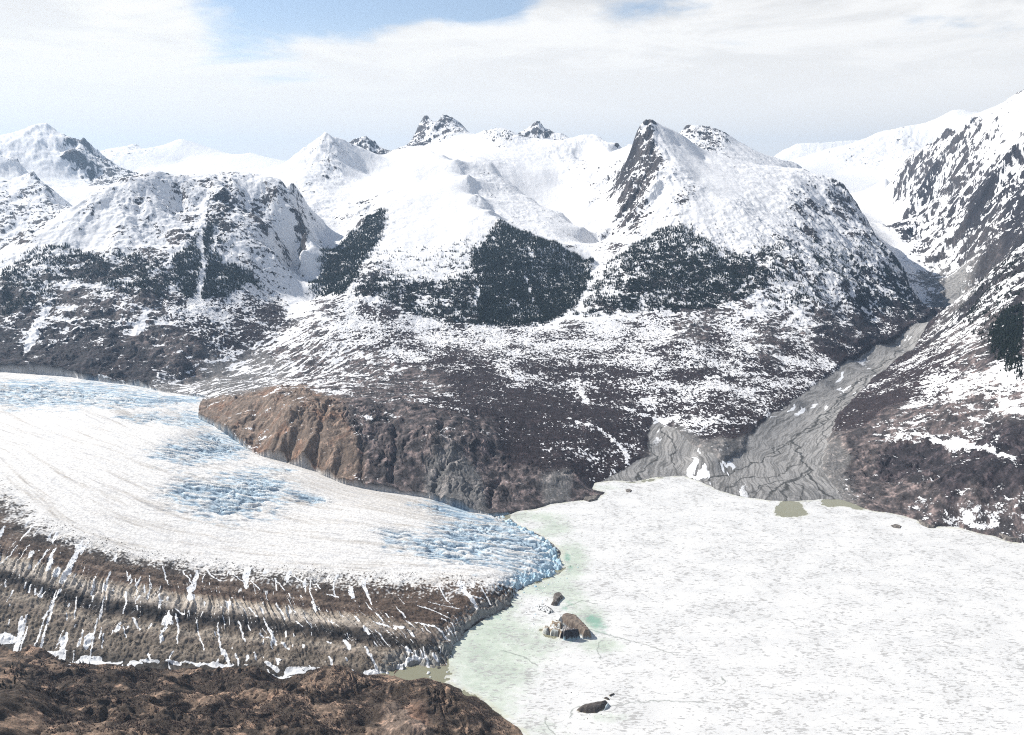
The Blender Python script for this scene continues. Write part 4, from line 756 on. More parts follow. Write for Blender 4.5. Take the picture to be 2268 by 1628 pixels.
# ------------------------------------------------------------------ sheets cut from the fine grid
def tag(o, label=None, cat=None, group=None, kind=None):
    if label: o['label'] = label
    if cat: o['category'] = cat
    if group: o['group'] = group
    if kind: o['kind'] = kind
    return o
def sheet(name, fmask, mat, Zs, cols, snow=None, smooth=True):
    """one mesh object from the grid faces where fmask is true"""
    fi = np.nonzero(fmask.ravel())[0]
    if len(fi) == 0: return None
    j, i = fi // (FA - 1), fi % (FA - 1); v0 = (j * FA + i).astype(np.int64)
    quads = np.stack([v0, v0 + 1, v0 + FA + 1, v0 + FA], 1)[:, ::-1]
    used = np.zeros(FA * FR, bool); used[quads.ravel()] = True
    idx = np.cumsum(used) - 1; vid = np.nonzero(used)[0]; q = idx[quads].astype(np.int32)
    me = bpy.data.meshes.new(name); n = len(vid); me.vertices.add(n)
    co = np.empty((n, 3), f32); co[:, 0] = X.ravel()[vid]; co[:, 1] = Y.ravel()[vid]; co[:, 2] = Zs.ravel()[vid] if isinstance(Zs, np.ndarray) else Zs
    me.vertices.foreach_set('co', co.ravel()); me.loops.add(q.size); me.polygons.add(len(q))
    me.loops.foreach_set('vertex_index', q.ravel()); me.polygons.foreach_set('loop_start', np.arange(0, q.size, 4, dtype=np.int32))
    try: me.polygons.foreach_set('loop_total', np.full(len(q), 4, np.int32))
    except Exception: pass
    me.update(calc_edges=True)
    me.polygons.foreach_set('use_smooth', np.full(len(q), smooth, bool))
    ca = me.attributes.new('Col', 'FLOAT_COLOR', 'POINT'); cc = np.ones((n, 4), f32); cc[:, :3] = np.clip(cols.reshape(-1, 3)[vid], 0, 1); ca.data.foreach_set('color', cc.ravel())
    if snow is not None:
        sa_ = me.attributes.new('snow', 'FLOAT', 'POINT'); sa_.data.foreach_set('value', snow.ravel()[vid])
    me.materials.append(mat); o = bpy.data.objects.new(name, me); COL.objects.link(o); return o
RGv = REGN
def fany(m): return m[:-1, :-1] | m[1:, :-1] | m[:-1, 1:] | m[1:, 1:]
isg = fany(RGv == 1); isl = (RGv[:-1, :-1] == 2) & (RGv[1:, :-1] == 2) & (RGv[:-1, 1:] == 2) & (RGv[1:, 1:] == 2)
isr = fany(RGv == 3) & ~isg & ~isl; island = ~isg & ~isl & ~isr
RDf = np.stack([up(RD[k]) for k in range(len(REG))])
RDf = RDf[:, :-1, :-1] + 0
reg = RDf.argmin(0).astype(np.int8); del RDf
glc = sheet('glacier', isg, M_ICE, Z, RGB, SNOW); tag(glc, 'wide glacier tongue with blue crevasses and brown debris bands ending at the lake', 'glacier', kind='structure')
rv_o = sheet('riverbed', isr, M_GRAV, Z, RGB, SNOW); tag(rv_o, 'grey braided gravel river and delta running into the frozen lake', 'riverbed', kind='structure')
NAMES = {'domeA': ('mountain', 'broad snowy dome on the left above the dark cliffs beside the glacier', M_ROCK), 'rangeB': ('mountain', 'far snowy peak at the left edge with a dark rock face', M_ROCK),
 'rangeG': ('mountain', 'smooth far white dome between two darker peaks', M_ROCK), 'mountC': ('mountain', 'pointed peak with rocky snow face left of the central dome', M_ROCK),
 'mountD': ('mountain', 'central snow dome with spruce forest on its lower face', M_ROCK), 'rangeP': ('mountain', 'jagged twin rock peaks and snowfields behind the central dome', M_ROCK),
 'mountE': ('mountain', 'large rounded mountain with a steep rocky left summit above the gravel river', M_ROCK), 'rangeQ': ('mountain', 'low snowy summit behind the rounded mountain', M_ROCK),
 'bench': ('hillside', 'dark brushy bench with tan cliffs between glacier, forest and lake', M_BRUSH), 'rightslope': ('hillside', 'steep dark slope with snow patches at the right edge above the lake', M_BRUSH),
 'mountF': ('mountain', 'high snow and rock mountain at the right edge beyond the river', M_ROCK), 'rangeF': ('mountain', 'farthest pale snow ridge beyond the valley glacier', M_ROCK),
 'hillside': ('hillside', 'brown tundra hillside in front of the glacier', M_HILL), 'valley': ('snowfield', 'smooth valley glacier of snow winding between the right mountains', M_ROCK), 'far': ('terrain', 'outlying snowy ground beyond the peaks', M_ROCK),
 'river': ('riverbank', 'gravel and brush banks beside the braided river', M_BRUSH)}
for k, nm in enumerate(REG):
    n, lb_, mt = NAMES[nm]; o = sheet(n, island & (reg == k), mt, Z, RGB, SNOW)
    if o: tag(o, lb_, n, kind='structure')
# lake ice: its own thin sheet, with holes where water stands open
wp = fbm(X / 22, Y / 22, 4, 201, .6) * 11
LC = np.ones(X.shape + (3,), f32)
gn = green * (1 + .5 * fbm(X / 60, Y / 60, 4, 205, .6)); pat = fbm(X / 18, Y / 12, 4, 207, .65)
gn = gn + .5 * sst(-dgl, 45, 5) * sst(gn, .02, .3); LC = lerp(LC, col3((.78, .85, .76)) + 0 * LC, sst(gn + pat * .35, .08, .7)); 
LC = lerp(LC, col3((.60, .70, .59)) + 0 * LC, sst(green + pat * .6, .5, 1.05) * .7)
CRK = [[(1352,1565),(1400,1556),(1470,1552),(1560,1556)],[(1300,1392),(1360,1410),(1430,1428),(1500,1452)],[(1250,1345),(1290,1330),(1320,1338)],[(1110,1440),(1160,1455),(1190,1475)],[(1210,1590),(1205,1600),(1230,1628)],[(1335,1555),(1300,1560),(1270,1570),(1262,1590)],[(1600,1500),(1606,1512),(1596,1518)],[(1484,1507),(1492,1500),(1504,1499)],[(1330,1420),(1322,1436),(1330,1460)]]
ck = np.zeros_like(X); mk_ = (dlk > 0) & (fr[:, None] < 1800) & (X < 700)
xk = X[mk_] + 5 * fbm(X[mk_] / 12, Y[mk_] / 12, 3, 581); yk = Y[mk_] + 5 * fbm(X[mk_] / 12, Y[mk_] / 12, 3, 587); ak = np.zeros(xk.shape, f32)
for pl in CRK: ak = np.maximum(ak, np.exp(-(segs_dist(xk, yk, [pz(p[0], p[1], 0) for p in pl]) / 1.3) ** 2))
ck[mk_] = ak; LC = lerp(LC, col3((.30, .33, .30)) + 0 * LC, ck * .8)
LC = lerp(LC, col3((.30, .54, .43)) + 0 * LC, np.clip(sst(teal + pat * .3, .3, .9) * .85, 0, 1))
rim = sst(np.abs(dlk), 16, 3) * sst(pat, -.3, .2); LC = lerp(LC, col3((.80, .80, .66)) + 0 * LC, rim * .8)
pr = sst(np.abs(pool + wp), 9, 1); LC = lerp(LC, col3((.72, .72, .58)) + 0 * LC, pr * .5)
near = fany(RGv == 2); hole = fany((pool + wp) > 0)
ZL = np.full(X.shape, .25, f32)
lk = sheet('frozen_lake', near & ~hole, M_LAKE, ZL, LC); tag(lk, 'white frozen lake with slushy green ice near the glacier front', 'lake', kind='structure')
def flat_poly(name, pts, z, mat):
    me = bpy.data.meshes.new(name); me.from_pydata([(p[0], p[1], z) for p in pts], [], [list(range(len(pts)))]); me.update(); me.materials.append(mat)
    o = bpy.data.objects.new(name, me); COL.objects.link(o); return o
wv = [(-900.0, 900.0), (2600.0, 350.0), (2600.0, 2600.0), (-900.0, 2600.0)]
wo = flat_poly('water', wv, .02, M_WATER); tag(wo, 'olive silty water standing open at the lake edge', 'water', kind='structure')
log('sheets')
def ground_at(x, y):
    a = np.interp(math.atan2(x, y), faz, np.arange(FA)); r = np.interp(math.log(math.hypot(x, y)), flr, np.arange(FR))
    i = int(min(a, FA - 2)); j = int(min(r, FR - 2)); u = a - i; v = r - j
    return float((Z[j, i] * (1 - u) + Z[j, i + 1] * u) * (1 - v) + (Z[j + 1, i] * (1 - u) + Z[j + 1, i + 1] * u) * v)
def ground_v(x, y):
    a = np.interp(np.arctan2(x, y), faz, np.arange(FA)); r = np.interp(np.log(np.hypot(x, y)), flr, np.arange(FR))
    i = np.clip(a.astype(int), 0, FA - 2); j = np.clip(r.astype(int), 0, FR - 2); u = a - i; v = r - j
    return (Z[j, i] * (1 - u) + Z[j, i + 1] * u) * (1 - v) + (Z[j + 1, i] * (1 - u) + Z[j + 1, i + 1] * u) * v
def fieldv(Fc, x, y):
    a = (np.arctan2(x, y) - A0) / (A1 - A0) * (NA - 1); r = (np.log(np.hypot(x, y)) - clr[0]) / (clr[-1] - clr[0]) * (NR - 1)
    i = np.clip(a.astype(int), 0, NA - 2); j = np.clip(r.astype(int), 0, NR - 2); return Fc[j, i]

# ------------------------------------------------------------------ spruce forest
def leaf_mat(name, c, amp=.5):
    m = new_mat(name); t = m.node_tree; g = nd(t, 'ShaderNodeNewGeometry')
    n = noise_n(t, g.outputs['Position'], .35, 3); v = math_n(t, 'MULTIPLY_ADD', n, amp * 2, 1 - amp)
    sc = nd(t, 'ShaderNodeVectorMath', operation='SCALE'); sc.inputs[0].default_value = c; t.links.new(v, sc.inputs[3])
    surf(m, sc.outputs[0], .9, spec=.1); return m
M_SPR = leaf_mat('spruce_needles', (.014, .020, .015)); M_BARK = leaf_mat('spruce_bark', (.075, .055, .042)); M_ALD = leaf_mat('bare_alder_twigs', (.050, .034, .033), .7)
def big_mesh(name, V, Fc, mat):
    me = bpy.data.meshes.new(name); n = len(V); k = Fc.shape[1]; me.vertices.add(n); me.vertices.foreach_set('co', V.astype(f32).ravel())
    me.loops.add(Fc.size); me.polygons.add(len(Fc)); me.loops.foreach_set('vertex_index', Fc.astype(np.int32).ravel())
    me.polygons.foreach_set('loop_start', np.arange(0, Fc.size, k, dtype=np.int32))
    try: me.polygons.foreach_set('loop_total', np.full(len(Fc), k, np.int32))
    except Exception: pass
    me.update(calc_edges=True); me.materials.append(mat); o = bpy.data.objects.new(name, me); COL.objects.link(o); return o
def cone_proto(tiers, sides, jag, seed):
    """jagged skirts of boughs up a stem, unit height"""
    g = np.random.RandomState(seed); V = []; Fc = []
    for z0, z1, rad in tiers:
        b = len(V)
        for k in range(sides):
            a = 2 * math.pi * (k + g.rand() * .5) / sides; rr = rad * (1 - jag * g.rand()) * (1 if k % 2 else 1 - jag)
            V.append((math.cos(a) * rr, math.sin(a) * rr, z0 + g.rand() * .05))
        V.append((g.rand() * .02, g.rand() * .02, z1))
        for k in range(sides): Fc.append((b + k, b + (k + 1) % sides, b + sides))
    return np.array(V), np.array(Fc)
def scatter(name, P, Hh, Wd, protos, mat, g):
    Vs = []; Fs = []; off = 0; which = g.randint(len(protos), size=len(P))
    for q, (pv, pf) in enumerate(protos):
        m = which == q; n = m.sum(); p = P[m]; an = g.rand(n) * 6.283; c, s_ = np.cos(an)[:, None], np.sin(an)[:, None]
        lx = (g.randn(n) * .03)[:, None]; h = Hh[m][:, None]; w = Wd[m][:, None]
        x = (pv[:, 0] * c - pv[:, 1] * s_) * w + pv[:, 2] * h * lx; y = (pv[:, 0] * s_ + pv[:, 1] * c) * w; z = pv[:, 2] * h
        v = np.stack([x + p[:, :1], y + p[:, 1:2], z + p[:, 2:3]], -1).reshape(-1, 3)
        Vs.append(v); Fs.append((pf[None] + (np.arange(n) * len(pv))[:, None, None] + off).reshape(-1, 3)); off += len(v)
    return big_mesh(name, np.concatenate(Vs), np.concatenate(Fs), mat)
def visible(x, y, z, tol=6.0):
    """in the frame and not behind ground nearer by"""
    v = np.stack([x, y, z - HC], -1); cp, sp = math.cos(PITCH), math.sin(PITCH)
    dep = v[:, 1] * cp - v[:, 2] * sp; upv = v[:, 1] * sp + v[:, 2] * cp
    px = CX + F * v[:, 0] / dep; py = CY - F * upv / dep
    ok = (px > 4) & (px < 2264) & (py > 4) & (py < 1624)
    r = np.hypot(x, y)
    for f in (.25, .4, .5, .6, .7, .78, .85, .9, .94, .97, .985):
        gz = ground_v(x * f, y * f); ok &= gz < HC + (z + 8 - HC) * f + .5
    return ok, px, py, dep
g = np.random.RandomState(11)
NC = 800000
r_ = np.sqrt(g.rand(NC) * (6600.0 ** 2 - 2300.0 ** 2) + 2300.0 ** 2); a_ = (g.rand(NC) - .5) * 2 * r2(35.5); tx = r_ * np.sin(a_); ty = r_ * np.cos(a_)
fd = fieldv(FOR, tx, ty); nz = fbm(tx / 60, ty / 60, 4, 301, .65) ; nz2 = fbm(tx / 300, ty / 30, 3, 307)
pr_ = np.clip(sst(fd + (nz * 1.5 + nz2 * .8) * (1 - .35 * fd), .3, .75) * (.25 + .75 * fd), 0, 1) * (fd > .04)
pr_ *= np.clip(sst(clump(tx, ty) + (fd - .85) * 1.0, -.34, -.14) + .05, 0, 1)
pr_ *= (1 - sst(np.abs(fieldv(c_ln, tx, ty)), .2, .5))
k = g.rand(NC) < pr_; tx, ty = tx[k], ty[k]; fd = fd[k]
tz = ground_v(tx, ty) - .5
th = (8 + 11 * g.rand(len(tx)) ** 1.2) * (.65 + .45 * fd)
ok, px_, py2, dep_ = visible(tx, ty, tz)
tx, ty, tz, th, dep_, px_, py2 = (q[ok] for q in (tx, ty, tz, th, dep_, px_, py2))
log('trees', len(tx))
size = th / dep_; order = np.argsort(-size)
# small spruces on the near hillside
hs = []
for cx0, cy0, n, sp in ((185,1478,16,26),(240,1492,10,20),(30,1500,22,38),(20,1560,14,30),(110,1490,5,20),(420,1545,4,30),(155,1600,4,12)):
    for q in range(n):
        h = hit(cx0 + g.randn() * sp * .7, cy0 + g.randn() * sp * .28)
        if h and h[1] < 1500: hs.append((h[0], h[1], ground_at(h[0], h[1]) - .2, 4.5 + 4 * g.rand()))
n_ind = 300 - len(hs); near_i = order[:n_ind]; rest = order[n_ind:]
ip = [(tx[i], ty[i], tz[i], th[i], px_[i]) for i in near_i] + [h + (None,) for h in hs]
T1 = [(.06, .42, .20), (.2, .56, .17), (.36, .72, .135), (.52, .86, .10), (.7, 1.0, .065)]
crowns = []; 
for q in range(3):
    pv, pf = cone_proto(T1, 9, .35, 50 + q); me = bpy.data.meshes.new('crown'); me.from_pydata(pv.tolist(), [], pf.tolist()); me.update(); me.materials.append(M_SPR); crowns.append(me)
tv = [(math.cos(a) * rr, math.sin(a) * rr, z) for z, rr in ((0, .02), (.5, .012), (.95, .003)) for a in np.arange(6) * math.pi / 3]
tf = [(l * 6 + k, l * 6 + (k + 1) % 6, l * 6 + 6 + (k + 1) % 6, l * 6 + 6 + k) for l in range(2) for k in range(6)]
trunk_me = bpy.data.meshes.new('trunk'); trunk_me.from_pydata(tv, [], tf); trunk_me.update(); trunk_me.materials.append(M_BARK)
for x, y, z, h, pxx in ip:
    e = bpy.data.objects.new('spruce_tree', None); COL.objects.link(e); e.location = (x, y, z); e.rotation_euler = (g.randn() * .02, g.randn() * .02, g.rand() * 6.28); w = h * (.9 + .3 * g.rand()); e.scale = (w, w, h)
    for nm, me in (('crown', crowns[g.randint(3)]), ('trunk', trunk_me)):
        c = bpy.data.objects.new(nm, me); COL.objects.link(c); c.parent = e
    if pxx is None: tag(e, 'small dark spruce on the brown tundra hillside below the glacier', 'tree', 'spruces on the near brown hillside')
    elif x > 1000 and y < 3900: tag(e, 'dark spruce among the nearest on the steep slope right of the gravel river', 'tree', 'spruces on the steep slope right of the river')
    else: tag(e, 'dark spruce on the front edge of the forest across the bench', 'tree', 'spruces along the front of the forest')
protos = [cone_proto([(.05, .55, .21), (.3, .8, .15), (.58, 1.0, .09)], 5, .3, q) for q in range(5)]
fo = scatter('spruce_forest', np.stack([tx[rest], ty[rest], tz[rest]], 1), th[rest], th[rest] * (.9 + .4 * g.rand(len(rest))), protos, M_SPR, g)
tag(fo, 'dense dark spruce forest on the lower mountain faces', 'forest', kind='stuff')
# bare alder brush: low dark clumps that speckle the snow of the bench
NB = 330000
r_ = np.sqrt(g.rand(NB) * (4600.0 ** 2 - 900.0 ** 2) + 900.0 ** 2); a_ = (g.rand(NB) - .5) * 2 * r2(35.5); bx = r_ * np.sin(a_); by = r_ * np.cos(a_)
r3 = np.sqrt(g.rand(70000) * (1500.0 ** 2 - 850.0 ** 2) + 850.0 ** 2); a3 = -g.rand(70000) * .62 + .02; bx = np.r_[bx, r3 * np.sin(a3)]; by = np.r_[by, r3 * np.cos(a3)]
k0 = fieldv(FLD[..., 2], bx, by); k4 = fieldv(FLD[..., 6], bx, by)
nz = fbm(bx / 45, by / 30, 4, 311, .7)
pr_ = sst(k0 + nz * .6, .35, .8) * .6 + sst(k4 + nz * 1.0 - fbm(bx / 60, by / 60, 4, 146) * .9 - .15, .5, .9) * .9
pr_ *= (fieldv(c_gl, bx, by) < -12) * (fieldv(c_lk, bx, by) < -15) * (fieldv(c_rv, bx, by) < -12)
k = g.rand(len(bx)) < pr_; bx, by = bx[k], by[k]; bz = ground_v(bx, by) - .3
ok, *_q = visible(bx, by, bz); bx, by, bz = bx[ok], by[ok], bz[ok]; log('brush', len(bx))
# rubble lying on the dirty ice
NQ = 170000
qx = -1100 + g.rand(NQ) * 1400; qy = 1150 + g.rand(NQ) * 1100; qt = fieldv(c_t, qx, qy)
k = (fieldv(c_gl, qx, qy) > 8) & (qt < .49) & (g.rand(NQ) < .15 + .6 * sst(fbm(qx / 50, qy / 50, 3, 601), -.2, .3)) ; qx, qy = qx[k], qy[k]; qz = ground_v(qx, qy) - .25
ok, *_q = visible(qx, qy, qz); qx, qy, qz = qx[ok], qy[ok], qz[ok]; rs_ = .7 + 1.9 * g.rand(len(qx)) ** 3; log('rubble', len(qx))
M_RUB = leaf_mat('moraine_stone', (.085, .072, .062), .7)
ro_ = scatter('moraine_rubble', np.stack([qx, qy, qz], 1), rs_, rs_ * 1.1, [cone_proto([(.0, 1.0, .6), (.2, .8, .5)], 4, .4, 120 + q) for q in range(4)], M_RUB, g); tag(ro_, 'stones and rubble strewn over the dirty brown glacier ice', 'rubble', kind='stuff')

bp_ = [cone_proto([(.0, .7, .6), (.25, 1.0, .4)], 5, .45, 80 + q) for q in range(5)]
bh = (1.2 + 1.7 * g.rand(len(bx))) * np.where(by < 1500, .8, 1.15); bo = scatter('alder_brush', np.stack([bx, by, bz], 1), bh, bh * 1.25, bp_, M_ALD, g)
tag(bo, 'low leafless brown alder brush covering the bench and hillsides', 'brush', kind='stuff')


# ------------------------------------------------------------------ icebergs, rocks and floes on the lake
def col_mat(name, rough=.8, bs=.5, sc=.8):
    m = new_mat(name); t = m.node_tree; at = nd(t, 'ShaderNodeAttribute', attribute_name='Col'); ge = nd(t, 'ShaderNodeNewGeometry')
    n = noise_n(t, ge.outputs['Position'], sc, 5, .65); v = math_n(t, 'MULTIPLY_ADD', n, .9, .55)
    s = nd(t, 'ShaderNodeVectorMath', operation='SCALE'); t.links.new(at.outputs['Color'], s.inputs[0]); t.links.new(v, s.inputs[3])
    surf(m, s.outputs[0], rough, n, bs, 1.2, .2); return m
M_BERG = col_mat('dirty_iceberg_ice'); M_STONE = col_mat('lake_rock', .85)
def berg(name, lobes, colfn, mat, step=.9, parent=None, seed=1, wob=3.0):
    """lobes: (outline [(vx,vy,z)], top height, edge width, tilt (dx,dy)); the mesh is their rugged union standing in the lake"""
    L_ = [([pz(*p)[:2] for p in o], h, e, ti) for o, h, e, ti in lobes]; al = np.array([p for o, *_ in L_ for p in o])
    x0, y0 = al.min(0) - 4; x1, y1 = al.max(0) + 4; xs = np.arange(x0, x1, step); ys = np.arange(y0, y1, step); gx, gy = np.meshgrid(xs, ys)
    H_ = np.full(gx.shape, -1.5); ID = np.zeros(gx.shape, int); SDm = np.full(gx.shape, -99.0)
    for k, (o, h, e, ti) in enumerate(L_):
        oc = np.mean(o, 0); sdv = sdf(gx, gy, o) + fbm(gx / 9, gy / 9, 3, seed + k) * wob
        prof = np.clip(sdv / e, 0, 1); prof = 1 - (1 - prof) ** 2.4
        hh = (h + ti[0] * (gx - oc[0]) + ti[1] * (gy - oc[1])) * prof + (ridged(gx / 16, gy / 9, 3, seed + 7) * .09 * h + fbm(gx / 5, gy / 5, 3, seed + 11) * .5) * prof - 1.2 * (sdv < 0) - (prof <= 0) * .3
        m = hh > H_; H_ = np.where(m, hh, H_); ID = np.where(m, k, ID); SDm = np.maximum(SDm, sdv)
    gyy, gxx = np.gradient(H_, step); sl = np.hypot(gxx, gyy); Cc = colfn(gx, gy, H_, sl, ID, gxx, gyy)
    keepv = SDm > -2.5; idx = -np.ones(gx.shape, int); f = keepv[:-1, :-1] & keepv[1:, :-1] & keepv[:-1, 1:] & keepv[1:, 1:]
    nx = gx.shape[1]; lin = np.arange(gx.size).reshape(gx.shape); a = lin[:-1, :-1][f]; q = np.stack([a, a + 1, a + nx + 1, a + nx], 1)
    u, inv = np.unique(q, return_inverse=True); q = inv.reshape(q.shape)
    cx0, cy0 = al.mean(0); V = np.stack([gx.ravel()[u] - cx0, gy.ravel()[u] - cy0, H_.ravel()[u]], 1)
    # close underneath
    nV = len(V); V = np.concatenate([V, np.stack([V[:, 0], V[:, 1], np.full(nV, -3.0)], 1)])
    e_all = np.concatenate([q[:, [0, 1]], q[:, [1, 2]], q[:, [2, 3]], q[:, [3, 0]]]); key = e_all[:, 0] * nV + e_all[:, 1]; rkey = e_all[:, 1] * nV + e_all[:, 0]
    be = e_all[~np.isin(key, rkey)]; side_ = np.stack([be[:, 1], be[:, 0], be[:, 0] + nV, be[:, 1] + nV], 1)
    q = np.concatenate([q, q[:, ::-1] + nV, side_])
    me = bpy.data.meshes.new(name); me.from_pydata(V.tolist(), [], q.tolist()); me.update()
    ca = me.attributes.new('Col', 'FLOAT_COLOR', 'POINT'); cc = np.ones((len(V), 4), f32); c_ = np.clip(Cc.reshape(-1, 3)[u], 0, 1); cc[:nV, :3] = c_; cc[nV:, :3] = c_; ca.data.foreach_set('color', cc.ravel())
    me.polygons.foreach_set('use_smooth', np.ones(len(q), bool))
    me.materials.append(mat); o = bpy.data.objects.new(name, me); COL.objects.link(o); o.location = (cx0, cy0, .25)
    if parent: o.parent = parent; o.location = (cx0 - parent.location.x, cy0 - parent.location.y, .25 - parent.location.z)
    return o
Z1 = lambda pts, z: [(p[0], p[1], z) for p in pts]
def L1(cx0, cy0): return (1162.8 + cx0 * .08545, 1301.2 + cy0 * .08545)
def L2(cx0, cy0): return (1245.8 + cx0 * .08545, 1506.0 + cy0 * .08545)
def o1(pts): return [L1(a, b) + (z,) for a, b, z in pts]
def o2(pts): return [L2(a, b) + (z,) for a, b, z in pts]
def c_back(x, y, z, sl, ID, gx_, gy_):
    n = fbm(x / 12, y / 12, 4, 401); st = ridged((x + y) / 7, (x - y) / 60, 2, 403)
    c = lerp(col3((.165, .130, .108)) + np.zeros(x.shape + (3,)), col3((.27, .22, .175)) * np.ones(x.shape + (1,)), sst(n + st * .3, -.1, .4)); c = lerp(c, col3((.065, .058, .06)) + 0 * c, sst(n, .05, .3) * .6)
    return lerp(c, col3((.50, .62, .68)) + 0 * c, sst(z + n * 2, 1.8, 1.0) * .8)
def c_front(x, y, z, sl, ID, gx_, gy_):
    n = fbm(x / 8, y / 8, 4, 411); c = lerp(col3((.17, .135, .115)) + np.zeros(x.shape + (3,)), col3((.085, .075, .072)) * np.ones(x.shape + (1,)), sst(n, -.2, .3))
    c = lerp(c, col3((.035, .037, .045)) * (1 + n)[..., None], sst(gy_, .5, 1.0)); c = lerp(c, col3((.75, .78, .80)) + 0 * c, sst(np.abs(gy_ - .38), .14, .04) * sst(z, 8, 12))  # near-facing steep side darkened: its shade is put into the colour
    return lerp(c, col3((.45, .62, .70)) + 0 * c, sst(z + n * 3, 2.6, 1.6))
def c_left(x, y, z, sl, ID, gx_, gy_):
    n = fbm(x / 14, y / 14, 3, 421); st = np.sin((x * .6 + y * 1.0) / 2.6 + n * 9)
    c = lerp(col3((.70, .71, .67)) + np.zeros(x.shape + (3,)), col3((.27, .21, .15)) * np.ones(x.shape + (1,)), sst(st, .0, .5)); return lerp(c, col3((.06, .055, .06)) + 0 * c, sst(n, .15, .3) * sst(st, -.5, .4) + sst(gx_ * -1 + gy_, 1.2, 2.4) * .5)  # brown stripes, dark patches, and painted shade on slopes facing front-right
def c_white(x, y, z, sl, ID, gx_, gy_):
    n = fbm(x / 10, y / 10, 3, 431); return lerp(col3((.80, .81, .78)) + np.zeros(x.shape + (3,)), col3((.45, .44, .40)) * np.ones(x.shape + (1,)), sst(n, .15, .35))
def c_dark(x, y, z, sl, ID, gx_, gy_):
    n = fbm(x / 7, y / 7, 4, 441); c = lerp(col3((.075, .066, .062)) + np.zeros(x.shape + (3,)), col3((.125, .110, .10)) * np.ones(x.shape + (1,)), sst(n, -.1, .3)); c = lerp(c, col3((.45, .52, .56)) + 0 * c, sst(ID, .5, 1.)); return lerp(c, col3((.40, .36, .24)) + 0 * c, sst(z, .9, .3))
def c_pin(x, y, z, sl, ID, gx_, gy_):
    n = fbm(x / 8, y / 8, 4, 451); c = lerp(col3((.12, .105, .095)) + np.zeros(x.shape + (3,)), col3((.26, .25, .23)) * np.ones(x.shape + (1,)), sst(n, .1, .35)); return c
def c_slab(x, y, z, sl, ID, gx_, gy_):
    n = perlin(x / 3.2, y / 3.2, 461); c = lerp(col3((.76, .77, .76)) + np.zeros(x.shape + (3,)), col3((.05, .05, .055)) * np.ones(x.shape + (1,)), sst(n, .12, .26)); return lerp(c, col3((.045, .045, .05)) + 0 * c, sst(ID, .5, 1.))
e = bpy.data.objects.new('iceberg', None); COL.objects.link(e); e.location = pz(1262, 1400, .25)
tag(e, 'largest iceberg, brown debris covered and folded, with striped white and dark front lobes, their shade painted in', 'iceberg')
berg('back_ridge', [(o1([(930,760,9),(1040,660,15),(1180,640,18),(1360,690,17),(1500,860,15),(1620,980,14),(1690,1100,12),(1735,1220,6),(1715,1320,0),(1500,1330,0),(1470,1180,8),(1330,1050,12),(1150,960,12),(1000,880,10)]), 17, 7, (0, .02))], c_back, M_BERG, parent=e, seed=5, wob=1.6)
berg('shade_painted_front_block', [(o1([(1000,1370,0),(1200,1372,0),(1455,1320,0),(1485,1170,14),(1380,1080,19),(1150,1020,19),(1020,960,14),(950,1100,12),(960,1240,3)]), 20, 4.0, (0, -.05))], c_front, M_BERG, parent=e, seed=15, wob=.9)
berg('striped_lobe', [(o1([(440,1190,0),(440,1040,6),(560,960,10),(660,1010,8),(650,1170,2),(560,1230,0)]), 11, 6, (0, 0)), (o1([(560,1000,9),(760,930,12),(900,1000,12),(960,1120,9),(960,1290,0),(860,1280,0),(660,1250,0)]), 13, 6, (0, 0)), (o1([(850,1100,10),(960,1060,12),(1000,1200,6),(985,1340,0),(900,1320,0)]), 12, 5, (0, 0)), (o1([(620,880,4),(800,820,6),(1000,880,8),(950,1000,8),(700,960,6)]), 8, 6, (0, 0))], c_left, M_BERG, parent=e, seed=25, wob=1.2)
berg('white_spire', [(o1([(820,640,14),(880,600,16),(1000,760,9),(1010,860,6),(850,900,3),(820,800,5)]), 12, 9, (-.1, .15))], c_white, M_BERG, parent=e, seed=35)
b = berg('iceberg', [(o1([(735,200,5),(765,130,6),(880,100,6),(970,150,6),(995,225,4),(905,320,3),(860,420,0),(830,470,0),(730,478,0),(665,450,0),(730,330,3)]), 7, 5, (0, 0))], c_pin, M_BERG, seed=45, wob=1.5); tag(b, 'smaller dark brown iceberg narrow at its lower end, standing in the slush between the glacier front and the largest iceberg', 'iceberg')
b['label'] = 'dark brown pin-shaped iceberg just behind the largest iceberg'
b = berg('iceberg', [(o1([(290,500,2),(470,430,3),(640,530,3),(760,600,3),(700,660,0),(620,690,0),(480,640,0),(270,570,0)]), 4, 4, (0, .05)), (o1([(340,385,6),(470,400,7),(620,490,7),(765,580,7),(750,640,0),(690,640,0),(610,560,3),(460,450,3),(350,420,3)]), 7, 2.5, (0, 0))], c_slab, M_BERG, seed=55, wob=1.2, step=.7); tag(b, 'low white speckled ice slab with a black raised edge', 'iceberg')
b = berg('iceberg', [(o2([(350,790,0),(480,650,3),(640,560,6),(850,520,6),(1040,500,5),(1150,490,4),(1170,560,4),(1110,700,3),(1020,800,0),(850,868,0),(640,872,0),(450,842,0)]), 7.5, 12, (0, 0)), (o2([(1090,740,0),(1130,610,4),(1190,580,4),(1215,640,2),(1150,760,0),(1060,820,0)]), 4.5, 3, (0, 0))], c_dark, M_BERG, seed=65, wob=1.5); tag(b, 'dark grey rounded whale-backed iceberg alone near the bottom of the lake', 'iceberg')
b = berg('iceberg', [(o2([(1060,450,2),(1150,440,2),(1200,480,1),(1210,530,0),(1140,520,0)]), 3, 2, (0, 0))], c_dark, M_BERG, seed=75, wob=1.5, step=.6); tag(b, 'small black ice lump touching the tip of the whale-backed iceberg', 'iceberg')
b = berg('iceberg', [(o2([(1190,405,0),(1260,365,1),(1350,335,1),(1345,385,0),(1240,435,0)]), 2.2, 2, (0, 0))], c_dark, M_BERG, seed=79, wob=1.5, step=.6); tag(b, 'thin black sliver of ice just off the tip of the whale-backed iceberg', 'iceberg')
